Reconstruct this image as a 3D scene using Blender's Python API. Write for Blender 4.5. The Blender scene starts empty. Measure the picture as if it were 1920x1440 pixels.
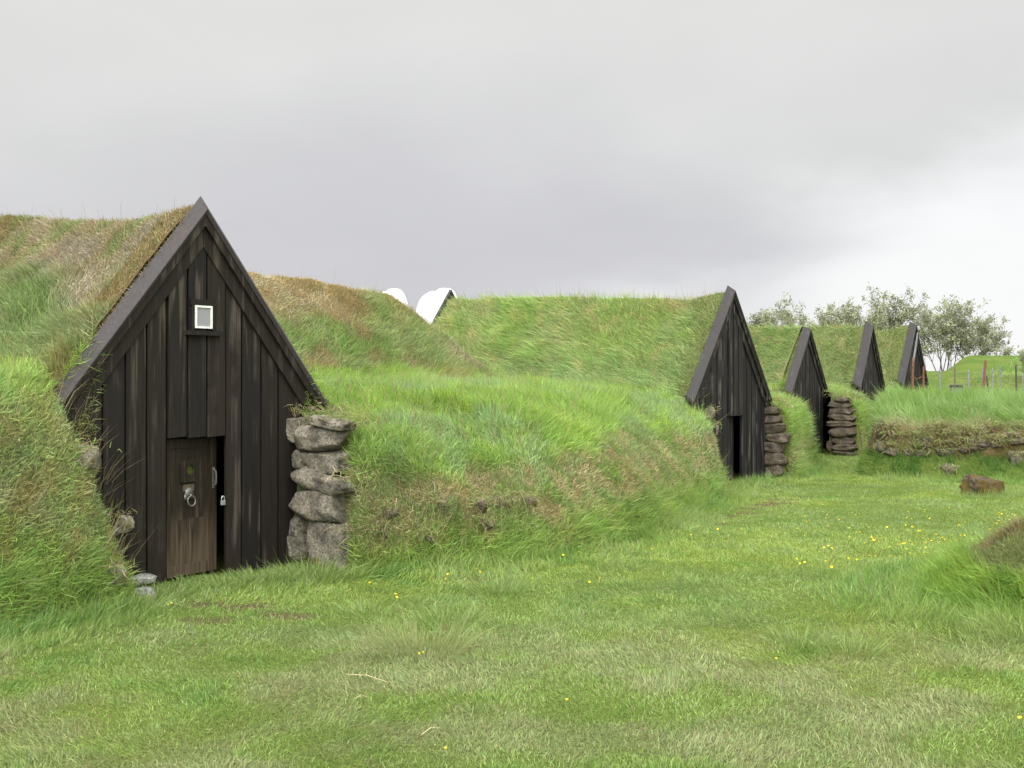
import bpy, bmesh, math, random
import numpy as np
from mathutils import Vector, noise as mnoise

random.seed(7)
RNG = np.random.default_rng(11)
S = bpy.context.scene
COL = S.collection

# ------------------------------------------------------------------ camera
EYE = 1.8
cam_d = bpy.data.cameras.new("camera")
cam_d.sensor_width = 36.0
cam_d.lens = 37.5                      # 2000 px of a 1920 px wide picture
cam_d.clip_start = 0.05
cam_d.clip_end = 3000
cam = bpy.data.objects.new("camera", cam_d)
COL.objects.link(cam)
cam.location = (0, 0, EYE)
cam.rotation_euler = (math.radians(90), 0, 0)
S.camera = cam

# ------------------------------------------------------------------ light
S.view_settings.view_transform = 'Standard'
S.view_settings.look = 'None'
S.view_settings.exposure = 0.0
S.view_settings.gamma = 1.0
S.cycles.use_denoising = True
S.cycles.max_bounces = 6
S.cycles.diffuse_bounces = 3
S.cycles.transmission_bounces = 3

SUN_EL, SUN_AZ = math.radians(44), math.radians(202)    # clockwise from +Y
sun_d = bpy.data.lights.new("sun", 'SUN')
sun_d.energy = 1.5
sun_d.angle = math.radians(35)
sun_d.color = (1.0, 0.97, 0.92)
sun = bpy.data.objects.new("sun", sun_d)
COL.objects.link(sun)
sv = Vector((math.sin(SUN_AZ)*math.cos(SUN_EL), math.cos(SUN_AZ)*math.cos(SUN_EL), math.sin(SUN_EL)))
sun.rotation_euler = sv.to_track_quat('Z', 'Y').to_euler()


class NT:
    """small helper to write node trees"""
    def __init__(self, tree):
        self.t = tree
        tree.nodes.clear()

    def n(self, typ, **kw):
        nd = self.t.nodes.new(typ)
        ins = kw.pop('ins', {})
        for k, v in kw.items():
            setattr(nd, k, v)
        for k, v in ins.items():
            self.set(nd, k, v)
        return nd

    def set(self, nd, k, v):
        sock = nd.inputs[k]
        if isinstance(v, bpy.types.NodeSocket):
            self.t.links.new(v, sock)
        elif isinstance(v, bpy.types.Node):
            self.t.links.new(v.outputs[0], sock)
        else:
            if sock.type == 'RGBA' and len(v) == 3:
                v = (*v, 1)
            sock.default_value = v

    def math(self, op, a, b=0.0, c=None, clamp=False):
        nd = self.n('ShaderNodeMath', operation=op, use_clamp=clamp)
        self.set(nd, 0, a)
        self.set(nd, 1, b)
        if c is not None:
            self.set(nd, 2, c)
        return nd.outputs[0]

    def smooth(self, v, lo, hi):
        nd = self.n('ShaderNodeMapRange', interpolation_type='SMOOTHSTEP')
        self.set(nd, 0, v)
        nd.inputs[1].default_value = lo
        nd.inputs[2].default_value = hi
        return nd.outputs[0]

    def mix(self, f, a, b, blend='MIX'):
        nd = self.n('ShaderNodeMix', data_type='RGBA', blend_type=blend)
        self.set(nd, 0, f)
        self.set(nd, 6, a)
        self.set(nd, 7, b)
        return nd.outputs[2]

    def noise(self, vec, scale, detail=4, rough=0.55, dist=0.0):
        nd = self.n('ShaderNodeTexNoise', ins={'Scale': scale, 'Detail': detail, 'Roughness': rough, 'Distortion': dist})
        if vec is not None:
            self.set(nd, 'Vector', vec)
        return nd.outputs[0]

    def ramp(self, f, stops):
        nd = self.n('ShaderNodeValToRGB')
        self.set(nd, 0, f)
        el = nd.color_ramp.elements
        while len(el) < len(stops):
            el.new(0.5)
        for e, (p, c) in zip(el, stops):
            e.position = p
            e.color = (*c, 1)
        return nd.outputs[0]


def world():
    w = bpy.data.worlds.new("World")
    S.world = w
    w.use_nodes = True
    T = NT(w.node_tree)
    tc = T.n('ShaderNodeTexCoord')
    d = tc.outputs['Generated']
    sep = T.n('ShaderNodeSeparateXYZ', ins={0: d})
    x, z = sep.outputs[0], sep.outputs[2]
    # soft cloud layer, wider than high
    mp = T.n('ShaderNodeMapping', ins={'Vector': d, 'Scale': (1.0, 1.0, 2.2), 'Rotation': (0, 0.25, 0)})
    n1 = T.noise(mp.outputs[0], 2.3, 5, 0.5, 0.3)
    n2 = T.noise(mp.outputs[0], 5.0, 3, 0.45, 0.2)
    lil = (0.635, 0.628, 0.658)
    pale = (0.775, 0.772, 0.755)
    white = (0.97, 0.975, 0.975)
    # the grey deck is darkest low over the farm, paler higher up
    hi = T.math('ADD', T.math('MULTIPLY', z, 1.0), T.math('MULTIPLY', T.math('SUBTRACT', n1, 0.5), 0.30))
    hi = T.math('ADD', hi, T.math('MULTIPLY', T.math('ABSOLUTE', T.math('ADD', x, 0.12)), 0.18))
    base = T.mix(T.smooth(hi, 0.12, 0.36), lil, pale)
    # opening in the cloud low to the right
    e = T.math('SUBTRACT', T.math('MULTIPLY', x, 0.5), z)
    e = T.math('ADD', e, T.math('MULTIPLY', T.math('SUBTRACT', n2, 0.5), 0.22))
    e = T.math('ADD', e, T.math('MULTIPLY', T.math('SUBTRACT', n1, 0.5), 0.10))
    base = T.mix(T.smooth(e, -0.075, 0.085), base, white)
    v = T.math('ADD', 0.93, T.math('MULTIPLY', n2, 0.14))
    base = T.mix(1.0, base, T.n('ShaderNodeCombineColor', ins={0: v, 1: v, 2: v}).outputs[0], 'MULTIPLY')
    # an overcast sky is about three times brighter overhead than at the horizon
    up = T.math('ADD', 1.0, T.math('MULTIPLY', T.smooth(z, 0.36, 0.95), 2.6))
    # glow added round the sun direction, out of view, to brighten upright turf
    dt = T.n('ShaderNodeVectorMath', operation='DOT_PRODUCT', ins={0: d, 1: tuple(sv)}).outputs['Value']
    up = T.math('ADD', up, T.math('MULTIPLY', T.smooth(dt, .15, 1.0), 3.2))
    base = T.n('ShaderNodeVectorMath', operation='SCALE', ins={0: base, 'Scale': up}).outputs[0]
    sky = T.n('ShaderNodeTexSky', sky_type='NISHITA')
    sky.sun_disc = False
    sky.sun_elevation = SUN_EL
    sky.sun_rotation = SUN_AZ
    sky10 = T.n('ShaderNodeVectorMath', operation='SCALE', ins={0: sky.outputs[0], 'Scale': 0.10}).outputs[0]
    fin = T.mix(0.95, sky10, base)
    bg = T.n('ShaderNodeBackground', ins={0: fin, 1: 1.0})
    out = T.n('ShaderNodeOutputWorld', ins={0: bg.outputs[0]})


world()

# ------------------------------------------------------------------ numpy noise


def _h(ix, iy, iz, seed):
    h = (ix.astype(np.int64)*374761393 + iy.astype(np.int64)*668265263 + iz.astype(np.int64)*2147483647 + seed*974711) & 0xffffffff
    h = ((h ^ (h >> 13))*1274126177) & 0xffffffff
    h = h ^ (h >> 16)
    return (h & 0xffff)/65535.0


def vn(x, y, z=None, seed=0):
    """value noise 0..1"""
    x = np.asarray(x, float); y = np.asarray(y, float)
    z = np.zeros_like(x) if z is None else np.asarray(z, float)
    x0, y0, z0 = np.floor(x), np.floor(y), np.floor(z)
    fx, fy, fz = x-x0, y-y0, z-z0
    fx = fx*fx*(3-2*fx); fy = fy*fy*(3-2*fy); fz = fz*fz*(3-2*fz)
    r = 0
    for dx in (0, 1):
        for dy in (0, 1):
            for dz in (0, 1):
                wgt = (fx if dx else 1-fx)*(fy if dy else 1-fy)*(fz if dz else 1-fz)
                r = r + wgt*_h(x0+dx, y0+dy, z0+dz, seed)
    return r


def fbm(x, y, z=None, seed=0, oct=3):
    a, s, t, r = 0.5, 0.0, 1.0, 0
    for i in range(oct):
        r = r + a*vn(np.asarray(x)*t, np.asarray(y)*t, None if z is None else np.asarray(z)*t, seed+i*17)
        s += a; a *= 0.5; t *= 2.03
    return r/s


def sst(v, a, b):
    t = np.clip((np.asarray(v, float)-a)/(b-a), 0, 1)
    return t*t*(3-2*t)


def smax(a, b, k):
    d = np.abs(a-b)
    return np.maximum(a, b) + np.where(d < k, (k-d)**2/(4*k), 0)


# ------------------------------------------------------------------ the row's own frame
TH = math.radians(50)
CU, SU = math.cos(TH), math.sin(TH)
OX, OY = -2.81, 9.85


def to_world(p, q):
    return OX+CU*p-SU*q, OY+SU*p+CU*q


def to_row(x, y):
    dx, dy = np.asarray(x)-OX, np.asarray(y)-OY
    return CU*dx+SU*dy, -SU*dx+CU*dy


# pc, qc, facade angle, half width, apex z, eave z, barge depth, barge lift, ridge length, turf ridge z (front, back)
HOUSES = [
    dict(pc=0.0, qc=0.0, ang=50, rj=1.21, rq=-.66, W=1.5, za=3.415, ze=1.5, bd=.115, bz=.14, L=6.0, zr=((.13, 3.42), (2.3, 3.50), (4.2, 3.70), (6, 3.74))),
    dict(pc=11.74, qc=.87, ang=50, rj=1.74, rq=.62, W=1.46, za=3.50, ze=1.52, bd=.165, bz=.11, L=7.1, zr=((0, 3.36), (3, 3.52), (7.1, 3.74))),
    dict(pc=19.53, qc=2.94, ang=54, rj=.86, rq=2.08, W=1.25, za=3.17, ze=1.62, bd=.21, bz=.09, L=6.0, zr=((0, 3.22), (3, 3.34), (6, 3.45))),
    dict(pc=25.75, qc=3.77, ang=54, rj=1.28, rq=3.3, W=1.15, za=3.54, ze=1.72, bd=.25, bz=.17, L=6.0, zr=((0, 3.54), (6, 3.66))),
    dict(pc=31.63, qc=4.54, ang=50, rj=1.2, rq=4.1, W=1.2, za=3.85, ze=1.82, bd=.25, bz=.14, L=6.0, zr=((0, 3.72), (6, 3.80))),
]
for h in HOUSES:
    h['m'] = (h['za']-h['ze'])/h['W']
    h['cut'] = h['qc']+h['bd']+.02


def roof_h(h, p, q):
    s = p-h['pc']
    zr = np.interp(q-h['qc'], [a for a, b in h['zr']], [b for a, b in h['zr']])
    r = .10
    z = zr-h['m']*(np.sqrt(s*s+r*r)-r)
    z = np.where((q >= h['cut']-1e-6) & (q <= h['qc']+h['L']), z, -5.0)
    return z


def roofB_h(p, q):
    zr = np.interp(p, [-8, -3, 3.95, 7.0], [3.72, 3.74, 3.58, 3.42])
    s = q-4.9
    z = zr-1.12*(np.sqrt(s*s+.02)-.14)
    end = 3.45-1.25*(np.sqrt(np.maximum(p-6.75, 0)**2+.02)-.14)
    k = .25
    return -smax(-z, -end, k)


def prof(t, pts):
    return np.interp(t, [a for a, b in pts], [b for a, b in pts])


P_SOFT = ((-1, -.5), (0, -.04), (.16, .28), (.40, .68), (.75, 1.04), (1.2, 1.34), (1.9, 1.58), (2.8, 1.72), (4.5, 1.86), (7, 2.05), (12, 2.1))
P_STEEP = ((-1, -.5), (0, -.04), (.06, .5), (.14, 1.0), (.26, 1.36), (.5, 1.5), (1.0, 1.62), (2.0, 1.74), (4.5, 1.86), (7, 2.05), (12, 2.1))
P_BANK = ((-1, -.5), (0, -.04), (.10, .5), (.24, 1.05), (.38, 1.45), (.55, 1.68), (.9, 1.82), (3, 1.92), (12, 1.95))


def wall_left(p, q):
    qb = np.interp(p, [-12, -8, -4, -2, -1.0], [-1.5, -1.3, -1.05, -.72, -.42])
    z = prof(q-qb, P_BANK)
    side = (-.98-p)/.50*1.75
    side = np.where(q > .15, 9, side)
    z = -smax(-z, -side, .12)
    return np.where(p < 0, z, -5)


def wall_gen(p, q, p0, p1, bp, bq, kp, kv, lean0=.10, lean1=.35, top=None, qh0=0, qh1=0):
    """kv: 0 soft .. 1 steep along p"""
    qb = np.interp(p, bp, bq)
    k = np.interp(p, kp, kv)
    t = q-qb
    z = (1-k)*prof(t, P_SOFT)+k*prof(t, P_STEEP)
    if top is not None:
        z = np.minimum(z, top+0*z)
    sl = np.where(q > qh0, 9, (p-p0)/lean0*1.6)
    sr = np.where(q > qh1, 9, (p1-p)/lean1*1.6)
    z = -smax(-z, -np.minimum(sl, sr), .10)
    return z


def wall12(p, q):
    z = wall_gen(p, q, 1.10, 10.55, [1.1, 1.84, 3.4, 5.7, 8, 9.9, 10.5], [-.88, -1.35, -1.72, -1.35, -.55, .12, .45],
                 [1.1, 1.7, 2.6, 8, 10], [1, .75, 0, 0, .7], .10, .30, None, .14, 1.0)
    z = np.where(z > 0, z*(1-.10*sst(p, 2.3, 1.3)), z)
    return np.where((p > 0) & (p < 11.74), z, -5)


def wall23(p, q):
    z = wall_gen(p, q, 13.35, 16.75, [13.4, 15, 16.6], [.5, 1.0, 1.5], [13, 18], [.95, .9], .10, .25, 1.76, .95, 3.05)
    return np.where((p > 11.74) & (p < 19.53), z, -5)


def wall34(p, q):
    z = wall_gen(p, q, 20.25, 24.0, [20.3, 23.7], [1.95, 2.85], [13, 18], [.95, .95], .10, .25, 1.72, 3.0, 3.85)
    return np.where((p > 19.53) & (p < 25.75), z, -5)


def wall45(p, q):
    z = wall_gen(p, q, 26.9, 30.6, [27, 30.4], [3.1, 3.8], [13, 18], [.9, .9], .12, .25, 1.72, 3.9, 4.6)
    return np.where((p > 25.75) & (p < 31.63), z, -5)


def wall5(p, q):
    z = wall_gen(p, q, 32.75, 38, [32, 38], [3.9, 4.6], [13, 18], [.5, .3], .12, 2.5, 1.75, 4.6, -9)
    return np.where(p > 31.63, z, -5)


FEATS = [lambda p, q, h=h: roof_h(h, p, q) for h in HOUSES] + [roofB_h, wall_left, wall12, wall23, wall34, wall45, wall5]


def turf(p, q, owner=False, lumps=True):
    p = np.asarray(p, float); q = np.asarray(q, float)
    zs = [f(p, q) for f in FEATS]
    T = zs[0]
    for z in zs[1:]:
        T = smax(T, z, .45)
    # no blending where a roof has been cut at its gable or below ground
    hard = np.max(zs, axis=0)
    T = np.where(T > .25, T, hard+(T-hard)*np.clip(hard/.25, 0, 1))
    for h in HOUSES:
        inent = (np.abs(p-h['pc']) < 1.6) & (q < h['cut']-1e-6) & (q > h['qc']-1.6)
        T = np.where(inent, hard, T)
    back = sst(q, 9.5, 12.5)
    T = T*(1-back)-.3*back
    if lumps:
        a = .16*(fbm(p*1.1, q*1.1, T*1.1, 3, 2)-.5)+.10*(fbm(p*3.5, q*3.5, T*3.5, 5, 2)-.5)
        T = T+a*sst(T, .05, .5)
    if owner:
        return T, np.argmax(zs, axis=0)
    return T


# ground ---------------------------------------------------------------


def rwall(x, y):
    """the turf wall that closes the yard to the right"""
    yb = np.interp(x, [6.4, 7.5, 10, 16], [21.3, 20.35, 20.0, 19.3])
    t = y-yb
    z = prof(t, ((-1, -.5), (0, -.04), (.45, .32), (.58, .42), (.66, .90), (1.1, 1.12), (1.9, 1.34), (2.8, 1.42), (6, 1.45)))
    side = (x-6.75-.35*(y-20.6))/.42*1.25
    z = -smax(-z, -side, .35)
    z = np.where((x > 5.5) & (y < 25.0), z, -5)
    return z+sst(z, .1, .5)*(.22*(fbm(x*1.3, y*1.3, z*2, 8, 2)-.5)+.20*(fbm(x*4, y*4, z*4, 9, 2)-.5))


def mound(x, y):
    r2 = ((x-4.88)/1.72)**2+((y-8.75)/1.55)**2
    r = np.sqrt(r2)
    z = .80*(1-sst(r, .10, 1.0))-.04
    return z+sst(z, .05, .3)*(.14*(fbm(x*2, y*2, z*2, 18, 2)-.5)+.06*(fbm(x*6, y*6, z*6, 19, 2)-.5))


def ground_z(x, y):
    x = np.asarray(x, float); y = np.asarray(y, float)
    p, q = to_row(x, y)
    z = .05*(fbm(x*.5, y*.5, None, 21, 2)-.5)+.035*(fbm(x*1.9, y*1.9, None, 22, 2)-.5)
    plat = (1.30+1.08*sst(y, 26, 50)+.12*(fbm(x*.3, y*.3, None, 31, 2)-.5))*sst(y, 22.6, 25.2)*np.maximum(sst(q, .9, -.9), sst(p, 33.5, 38))
    bank = .74*sst(x-(y-50)*.42, 20.2, 21.5)*sst(y, 43, 49)
    far = 1-sst(y, 54, 85)
    return (z+(plat+bank)*far)


def hitpix(px, py, f=None):
    """world point where the ray through a photo pixel first meets the turf (row frame field)"""
    t = np.arange(5, 60, .01)
    x = (px-960)/2000*t; z = EYE-(py-720)/2000*t
    if f is None:
        p, q = to_row(x, t)
        H = np.maximum(turf(p, q), ground_z(x, t))
    else:
        H = np.maximum(f(x, t), ground_z(x, t))
    i = int(np.argmax(z <= H))
    return x[i], t[i], z[i]


def gpix(px, py):
    """ground point (z about 0) below a photo pixel"""
    D = 2000*EYE/(py-720)
    return (px-960)/2000*D, D


# ------------------------------------------------------------------ materials


def mat(name):
    m = bpy.data.materials.new(name)
    m.use_nodes = True
    return m, NT(m.node_tree)


def finish(T, shader):
    T.n('ShaderNodeOutputMaterial', ins={0: shader})


def m_blade():
    m, T = mat("grass blade")
    a = T.n('ShaderNodeAttribute', attribute_name='Col').outputs[0]
    df = T.n('ShaderNodeBsdfDiffuse', ins={0: a})
    tr = T.n('ShaderNodeBsdfTranslucent', ins={0: a})
    gl = T.n('ShaderNodeBsdfGlossy', ins={0: (.8, .85, .8), 1: .45})
    s = T.n('ShaderNodeMixShader', ins={0: .38, 1: df.outputs[0], 2: tr.outputs[0]})
    s2 = T.n('ShaderNodeMixShader', ins={0: .03, 1: s.outputs[0], 2: gl.outputs[0]})
    finish(T, s2.outputs[0])
    return m


def m_turf():
    m, T = mat("turf")
    tc = T.n('ShaderNodeTexCoord').outputs['Object']
    a = T.n('ShaderNodeAttribute', attribute_name='Col').outputs[0]
    n = T.noise(tc, 28, 5, .65)
    c = T.mix(1.0, a, T.ramp(n, [(.3, (.55, .55, .55)), (.7, (1.35, 1.3, 1.25))]), 'MULTIPLY')
    b = T.n('ShaderNodeBump', ins={'Strength': .9, 'Distance': .04, 'Height': T.noise(tc, 45, 5, .7)})
    s = T.n('ShaderNodeBsdfPrincipled', ins={'Base Color': c, 'Roughness': 1.0, 'Specular IOR Level': 0.0, 'Normal': b.outputs[0]})
    finish(T, s.outputs[0])
    return m


def m_wood(name, c0, c1, streak, rough=.62, sc=1.0, worn=None, seed=0.0, thr=(.50, .68)):
    """tarred boards: grain along z, paler streaks where the tar has worn"""
    m, T = mat(name)
    tc = T.n('ShaderNodeTexCoord').outputs['Object']
    inf = T.n('ShaderNodeNewGeometry').outputs['Random Per Island']
    off = T.math('ADD', T.math('MULTIPLY', inf, 37.0), seed)
    sh = T.n('ShaderNodeVectorMath', operation='ADD', ins={0: tc, 1: T.n('ShaderNodeCombineXYZ', ins={0: off, 1: off, 2: off}).outputs[0]}).outputs[0]
    fine = T.n('ShaderNodeMapping', ins={'Vector': sh, 'Scale': (60*sc, 60*sc, 1.6*sc)}).outputs[0]
    wide = T.n('ShaderNodeMapping', ins={'Vector': sh, 'Scale': (14*sc, 14*sc, .9*sc)}).outputs[0]
    g = T.noise(fine, 1.0, 4, .6)
    wv = T.noise(wide, 1.0, 4, .55, .4)
    big = T.noise(sh, 2.2, 3, .5)
    c = T.mix(T.smooth(g, .3, .75), c0, c1)
    hue = T.ramp(inf, [(0, (.8, .82, .86)), (.5, (1.0, .98, .95)), (1, (1.22, 1.12, 1.02))])
    c = T.mix(1.0, c, hue, 'MULTIPLY')
    f = T.math('MULTIPLY', T.smooth(wv, *thr), T.smooth(big, .36, .62))
    f = T.math('MULTIPLY', f, T.smooth(g, .25, .6))
    c = T.mix(f, c, streak)
    if worn is not None:
        zz = T.n('ShaderNodeSeparateXYZ', ins={0: tc}).outputs[2]
        lo, hi, wc = worn
        f2 = T.math('ADD', zz, T.math('MULTIPLY', T.math('SUBTRACT', wv, .5), 1.1))
        f2 = T.math('MULTIPLY', T.smooth(f2, hi, lo), T.smooth(g, .2, .62))
        c = T.mix(f2, c, wc)
    b = T.n('ShaderNodeBump', ins={'Strength': .35, 'Distance': .004, 'Height': g})
    r = T.math('ADD', rough-.08, T.math('MULTIPLY', g, .2))
    s = T.n('ShaderNodeBsdfPrincipled', ins={'Base Color': c, 'Roughness': r, 'Specular IOR Level': .2, 'Normal': b.outputs[0]})
    finish(T, s.outputs[0])
    return m


def m_stone(name, dark, light, moss, mossamt=.55, spot=True):
    m, T = mat(name)
    tc = T.n('ShaderNodeTexCoord').outputs['Object']
    n = T.noise(tc, 5, 6, .65)
    n2 = T.noise(tc, 45, 4, .7)
    c = T.mix(T.smooth(n, .32, .68), dark, light)
    c = T.mix(1.0, c, T.ramp(n2, [(.30, (.22, .21, .20)), (.47, (.95, .95, .95)), (.68, (1.65, 1.6, 1.5))]), 'MULTIPLY')
    mo = T.noise(tc, 3.3, 5, .6, .5)
    c = T.mix(T.smooth(mo, mossamt, mossamt+.1), c, moss)
    if spot:
        vo = T.n('ShaderNodeTexVoronoi', ins={'Vector': tc, 'Scale': 21.0})
        sp = T.math('MULTIPLY', T.smooth(vo.outputs[0], .17, .10), T.smooth(T.noise(tc, 9, 2), .55, .62))
        c = T.mix(sp, c, (.50, .48, .42))
    b = T.n('ShaderNodeBump', ins={'Strength': .9, 'Distance': .012, 'Height': n2})
    b2 = T.n('ShaderNodeBump', ins={'Strength': .7, 'Distance': .03, 'Height': n, 'Normal': b.outputs[0]})
    s = T.n('ShaderNodeBsdfPrincipled', ins={'Base Color': c, 'Roughness': .95, 'Specular IOR Level': .15, 'Normal': b2.outputs[0]})
    finish(T, s.outputs[0])
    return m


def m_plain(name, c, rough=.7, metal=0.0, var=.25, scale=30, spec=.4):
    m, T = mat(name)
    tc = T.n('ShaderNodeTexCoord').outputs['Object']
    n = T.noise(tc, scale, 4, .6)
    lo = tuple(v*(1-var) for v in c); hi = tuple(min(1, v*(1+var)) for v in c)
    cc = T.mix(T.smooth(n, .3, .7), lo, hi)
    b = T.n('ShaderNodeBump', ins={'Strength': .2, 'Distance': .004, 'Height': n})
    s = T.n('ShaderNodeBsdfPrincipled', ins={'Base Color': cc, 'Roughness': rough, 'Metallic': metal, 'Specular IOR Level': spec, 'Normal': b.outputs[0]})
    finish(T, s.outputs[0])
    return m


def m_leaf():
    m, T = mat("willow leaf")
    a = T.n('ShaderNodeAttribute', attribute_name='Col').outputs[0]
    df = T.n('ShaderNodeBsdfDiffuse', ins={0: a})
    tr = T.n('ShaderNodeBsdfTranslucent', ins={0: a})
    s = T.n('ShaderNodeMixShader', ins={0: .4, 1: df.outputs[0], 2: tr.outputs[0]})
    finish(T, s.outputs[0])
    return m


def m_glass():
    m, T = mat("glass painted sky grey")
    s = T.n('ShaderNodeBsdfPrincipled', ins={'Base Color': (.26, .262, .275), 'Roughness': .35, 'Specular IOR Level': .6})  # grey base colour stands in for the sky reflected in the pane
    finish(T, s.outputs[0])
    return m


M = dict(
    blade=m_blade(), turf=m_turf(), leaf=m_leaf(), glass=m_glass(),
    wood=m_wood("tarred wood brown", (.0118, .0098, .0084), (.0215, .0178, .0150), (.080, .066, .052), seed=1.0),
    wood_top=m_wood("tarred wood weathered top", (.036, .034, .037), (.056, .053, .057), (.070, .050, .044), .6, seed=5.0),
    wood_black=m_wood("tarred wood black", (.0125, .0115, .0118), (.023, .021, .021), (.12, .11, .098), .6, seed=9.0, thr=(.50, .68)),
    wood_black_top=m_wood("tarred wood black top", (.027, .026, .028), (.038, .037, .040), (.06, .056, .054), .6, seed=13.0),
    door=m_wood("worn door wood", (.016, .0122, .0086), (.032, .024, .0165), (.075, .056, .038), .7, seed=3.0, worn=(.20, .62, (.105, .078, .052))),
    dark=m_plain("dark inside", (.012, .011, .010), .9),
    white=m_plain("white paint", (.78, .78, .74), .5, 0, .08),
    iron=m_plain("grey iron", (.20, .195, .175), .5, .6, .3, 60),
    steel=m_plain("padlock steel", (.60, .60, .60), .3, .7, .1, 60),
    lockbody=m_plain("padlock body", (.30, .30, .31), .45, .4, .1, 60),
    stone=m_stone("lava stone", (.085, .078, .062), (.26, .236, .19), (.15, .12, .04), .57),
    stone_dark=m_stone("dark lava stone", (.055, .046, .036), (.15, .125, .098), (.085, .066, .022), .52),
    stone_moss=m_stone("mossy rock", (.055, .045, .03), (.10, .08, .05), (.085, .058, .016), .42, False),
    stone_grey=m_stone("grey slab", (.15, .16, .14), (.30, .31, .28), (.13, .14, .08), .58),
    tarp=m_plain("white tarpaulin", (.80, .80, .80), .5, 0, .03, 3),
    rust=m_plain("rusty iron", (.17, .075, .045), .85, .1, .4, 25),
    rust_grey=m_plain("grey weathered post", (.20, .205, .215), .8, .0, .3, 25),
    post_dark=m_plain("dark post", (.06, .058, .055), .8, .0, .3, 25),
    post_brown=m_plain("brown post", (.14, .11, .08), .8, .0, .3, 25),
    wire=m_plain("fence wire", (.16, .13, .11), .6, .4, .2, 25),
    petal=m_plain("yellow petals", (.85, .68, .02), .6, 0, .1),
    stem=m_plain("flower stem", (.10, .17, .04), .7, 0, .2),
    straw=m_plain("dry straw", (.50, .42, .24), .7, 0, .2, 60),
    bark=m_plain("grey bark", (.12, .10, .085), .9, 0, .35, 12),
)

# ------------------------------------------------------------------ mesh helpers


def np_mesh(name, V, F3=None, F4=None, col=None, mats=(), smooth=True, mi=None):
    me = bpy.data.meshes.new(name)
    V = np.asarray(V, np.float32)
    n3 = 0 if F3 is None else len(F3)
    n4 = 0 if F4 is None else len(F4)
    loops = []
    if n4: loops.append(np.asarray(F4, np.int32).ravel())
    if n3: loops.append(np.asarray(F3, np.int32).ravel())
    L = np.concatenate(loops)
    me.vertices.add(len(V)); me.vertices.foreach_set('co', V.ravel())
    me.loops.add(len(L)); me.loops.foreach_set('vertex_index', L)
    me.polygons.add(n3+n4)
    st = np.concatenate([np.arange(n4)*4, n4*4+np.arange(n3)*3]).astype(np.int32)
    me.polygons.foreach_set('loop_start', st)
    me.polygons.foreach_set('use_smooth', np.full(n3+n4, smooth))
    if mi is not None:
        me.polygons.foreach_set('material_index', np.asarray(mi, np.int32))
    if col is not None:
        ca = me.color_attributes.new('Col', 'BYTE_COLOR', 'POINT')
        c4 = np.ones((len(V), 4), np.float32); c4[:, :3] = np.clip(col, 0, 1)
        ca.data.foreach_set('color', c4.ravel())
    for m in mats:
        me.materials.append(m)
    me.update(calc_edges=True)
    return me


def link(name, me, parent=None, loc=None, **props):
    o = bpy.data.objects.new(name, me)
    COL.objects.link(o)
    if parent is not None:
        o.parent = parent
    if loc is not None:
        o.location = loc
    for k, v in props.items():
        o[k] = v
    return o


def bm_obj(name, bm, m, parent=None, smooth=False, bevel=0.0, **props):
    if bevel:
        bmesh.ops.bevel(bm, geom=list(bm.edges), offset=bevel, segments=1, affect='EDGES', clamp_overlap=True)
    bmesh.ops.recalc_face_normals(bm, faces=list(bm.faces))
    me = bpy.data.meshes.new(name)
    bm.to_mesh(me); bm.free()
    ms = m if isinstance(m, (list, tuple)) else [m]
    for k in ms:
        me.materials.append(k)
    if smooth:
        me.polygons.foreach_set('use_smooth', np.ones(len(me.polygons), bool))
    return link(name, me, parent, **props)


def poly_prism(bm, pts_a, pts_b, mi=0):
    """closed prism between two matching rings"""
    va = [bm.verts.new(p) for p in pts_a]
    vb = [bm.verts.new(p) for p in pts_b]
    n = len(va)
    fs = [bm.faces.new(va), bm.faces.new(vb[::-1])]
    for i in range(n):
        fs.append(bm.faces.new((va[i], vb[i], vb[(i+1) % n], va[(i+1) % n])))
    for f in fs:
        f.material_index = mi
    return fs


def box(bm, x0, x1, y0, y1, z0, z1, mi=0):
    return poly_prism(bm, [(x0, y0, z0), (x1, y0, z0), (x1, y1, z0), (x0, y1, z0)], [(x0, y0, z1), (x1, y0, z1), (x1, y1, z1), (x0, y1, z1)], mi)


def tube(bm, pts, radii, n=6, mi=0, cap=True):
    rings = []
    for i, p in enumerate(pts):
        p = Vector(p)
        a = Vector(pts[max(i-1, 0)]); b = Vector(pts[min(i+1, len(pts)-1)])
        d = (b-a).normalized()
        u = d.orthogonal().normalized(); v = d.cross(u)
        if i and rings:
            pu = rings[-1][1]
            u = (pu-d*pu.dot(d)).normalized(); v = d.cross(u)
        r = radii[i] if isinstance(radii, (list, tuple)) else radii
        rings.append(([bm.verts.new(p+(u*math.cos(2*math.pi*k/n)+v*math.sin(2*math.pi*k/n))*r) for k in range(n)], u))
    for (A, _), (B, _) in zip(rings[:-1], rings[1:]):
        for k in range(n):
            f = bm.faces.new((A[k], A[(k+1) % n], B[(k+1) % n], B[k])); f.material_index = mi
    if cap:
        bm.faces.new(rings[0][0][::-1]).material_index = mi
        bm.faces.new(rings[-1][0]).material_index = mi


# ------------------------------------------------------------------ grass


def tri_arrays(V, F4):
    return np.concatenate([F4[:, [0, 1, 2]], F4[:, [0, 2, 3]]])


def vnormals(V, T):
    n = np.cross(V[T[:, 1]]-V[T[:, 0]], V[T[:, 2]]-V[T[:, 0]])
    vn_ = np.zeros_like(V)
    for k in range(3):
        np.add.at(vn_, T[:, k], n)
    return vn_/np.maximum(np.linalg.norm(vn_, axis=1, keepdims=True), 1e-9), n


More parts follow.
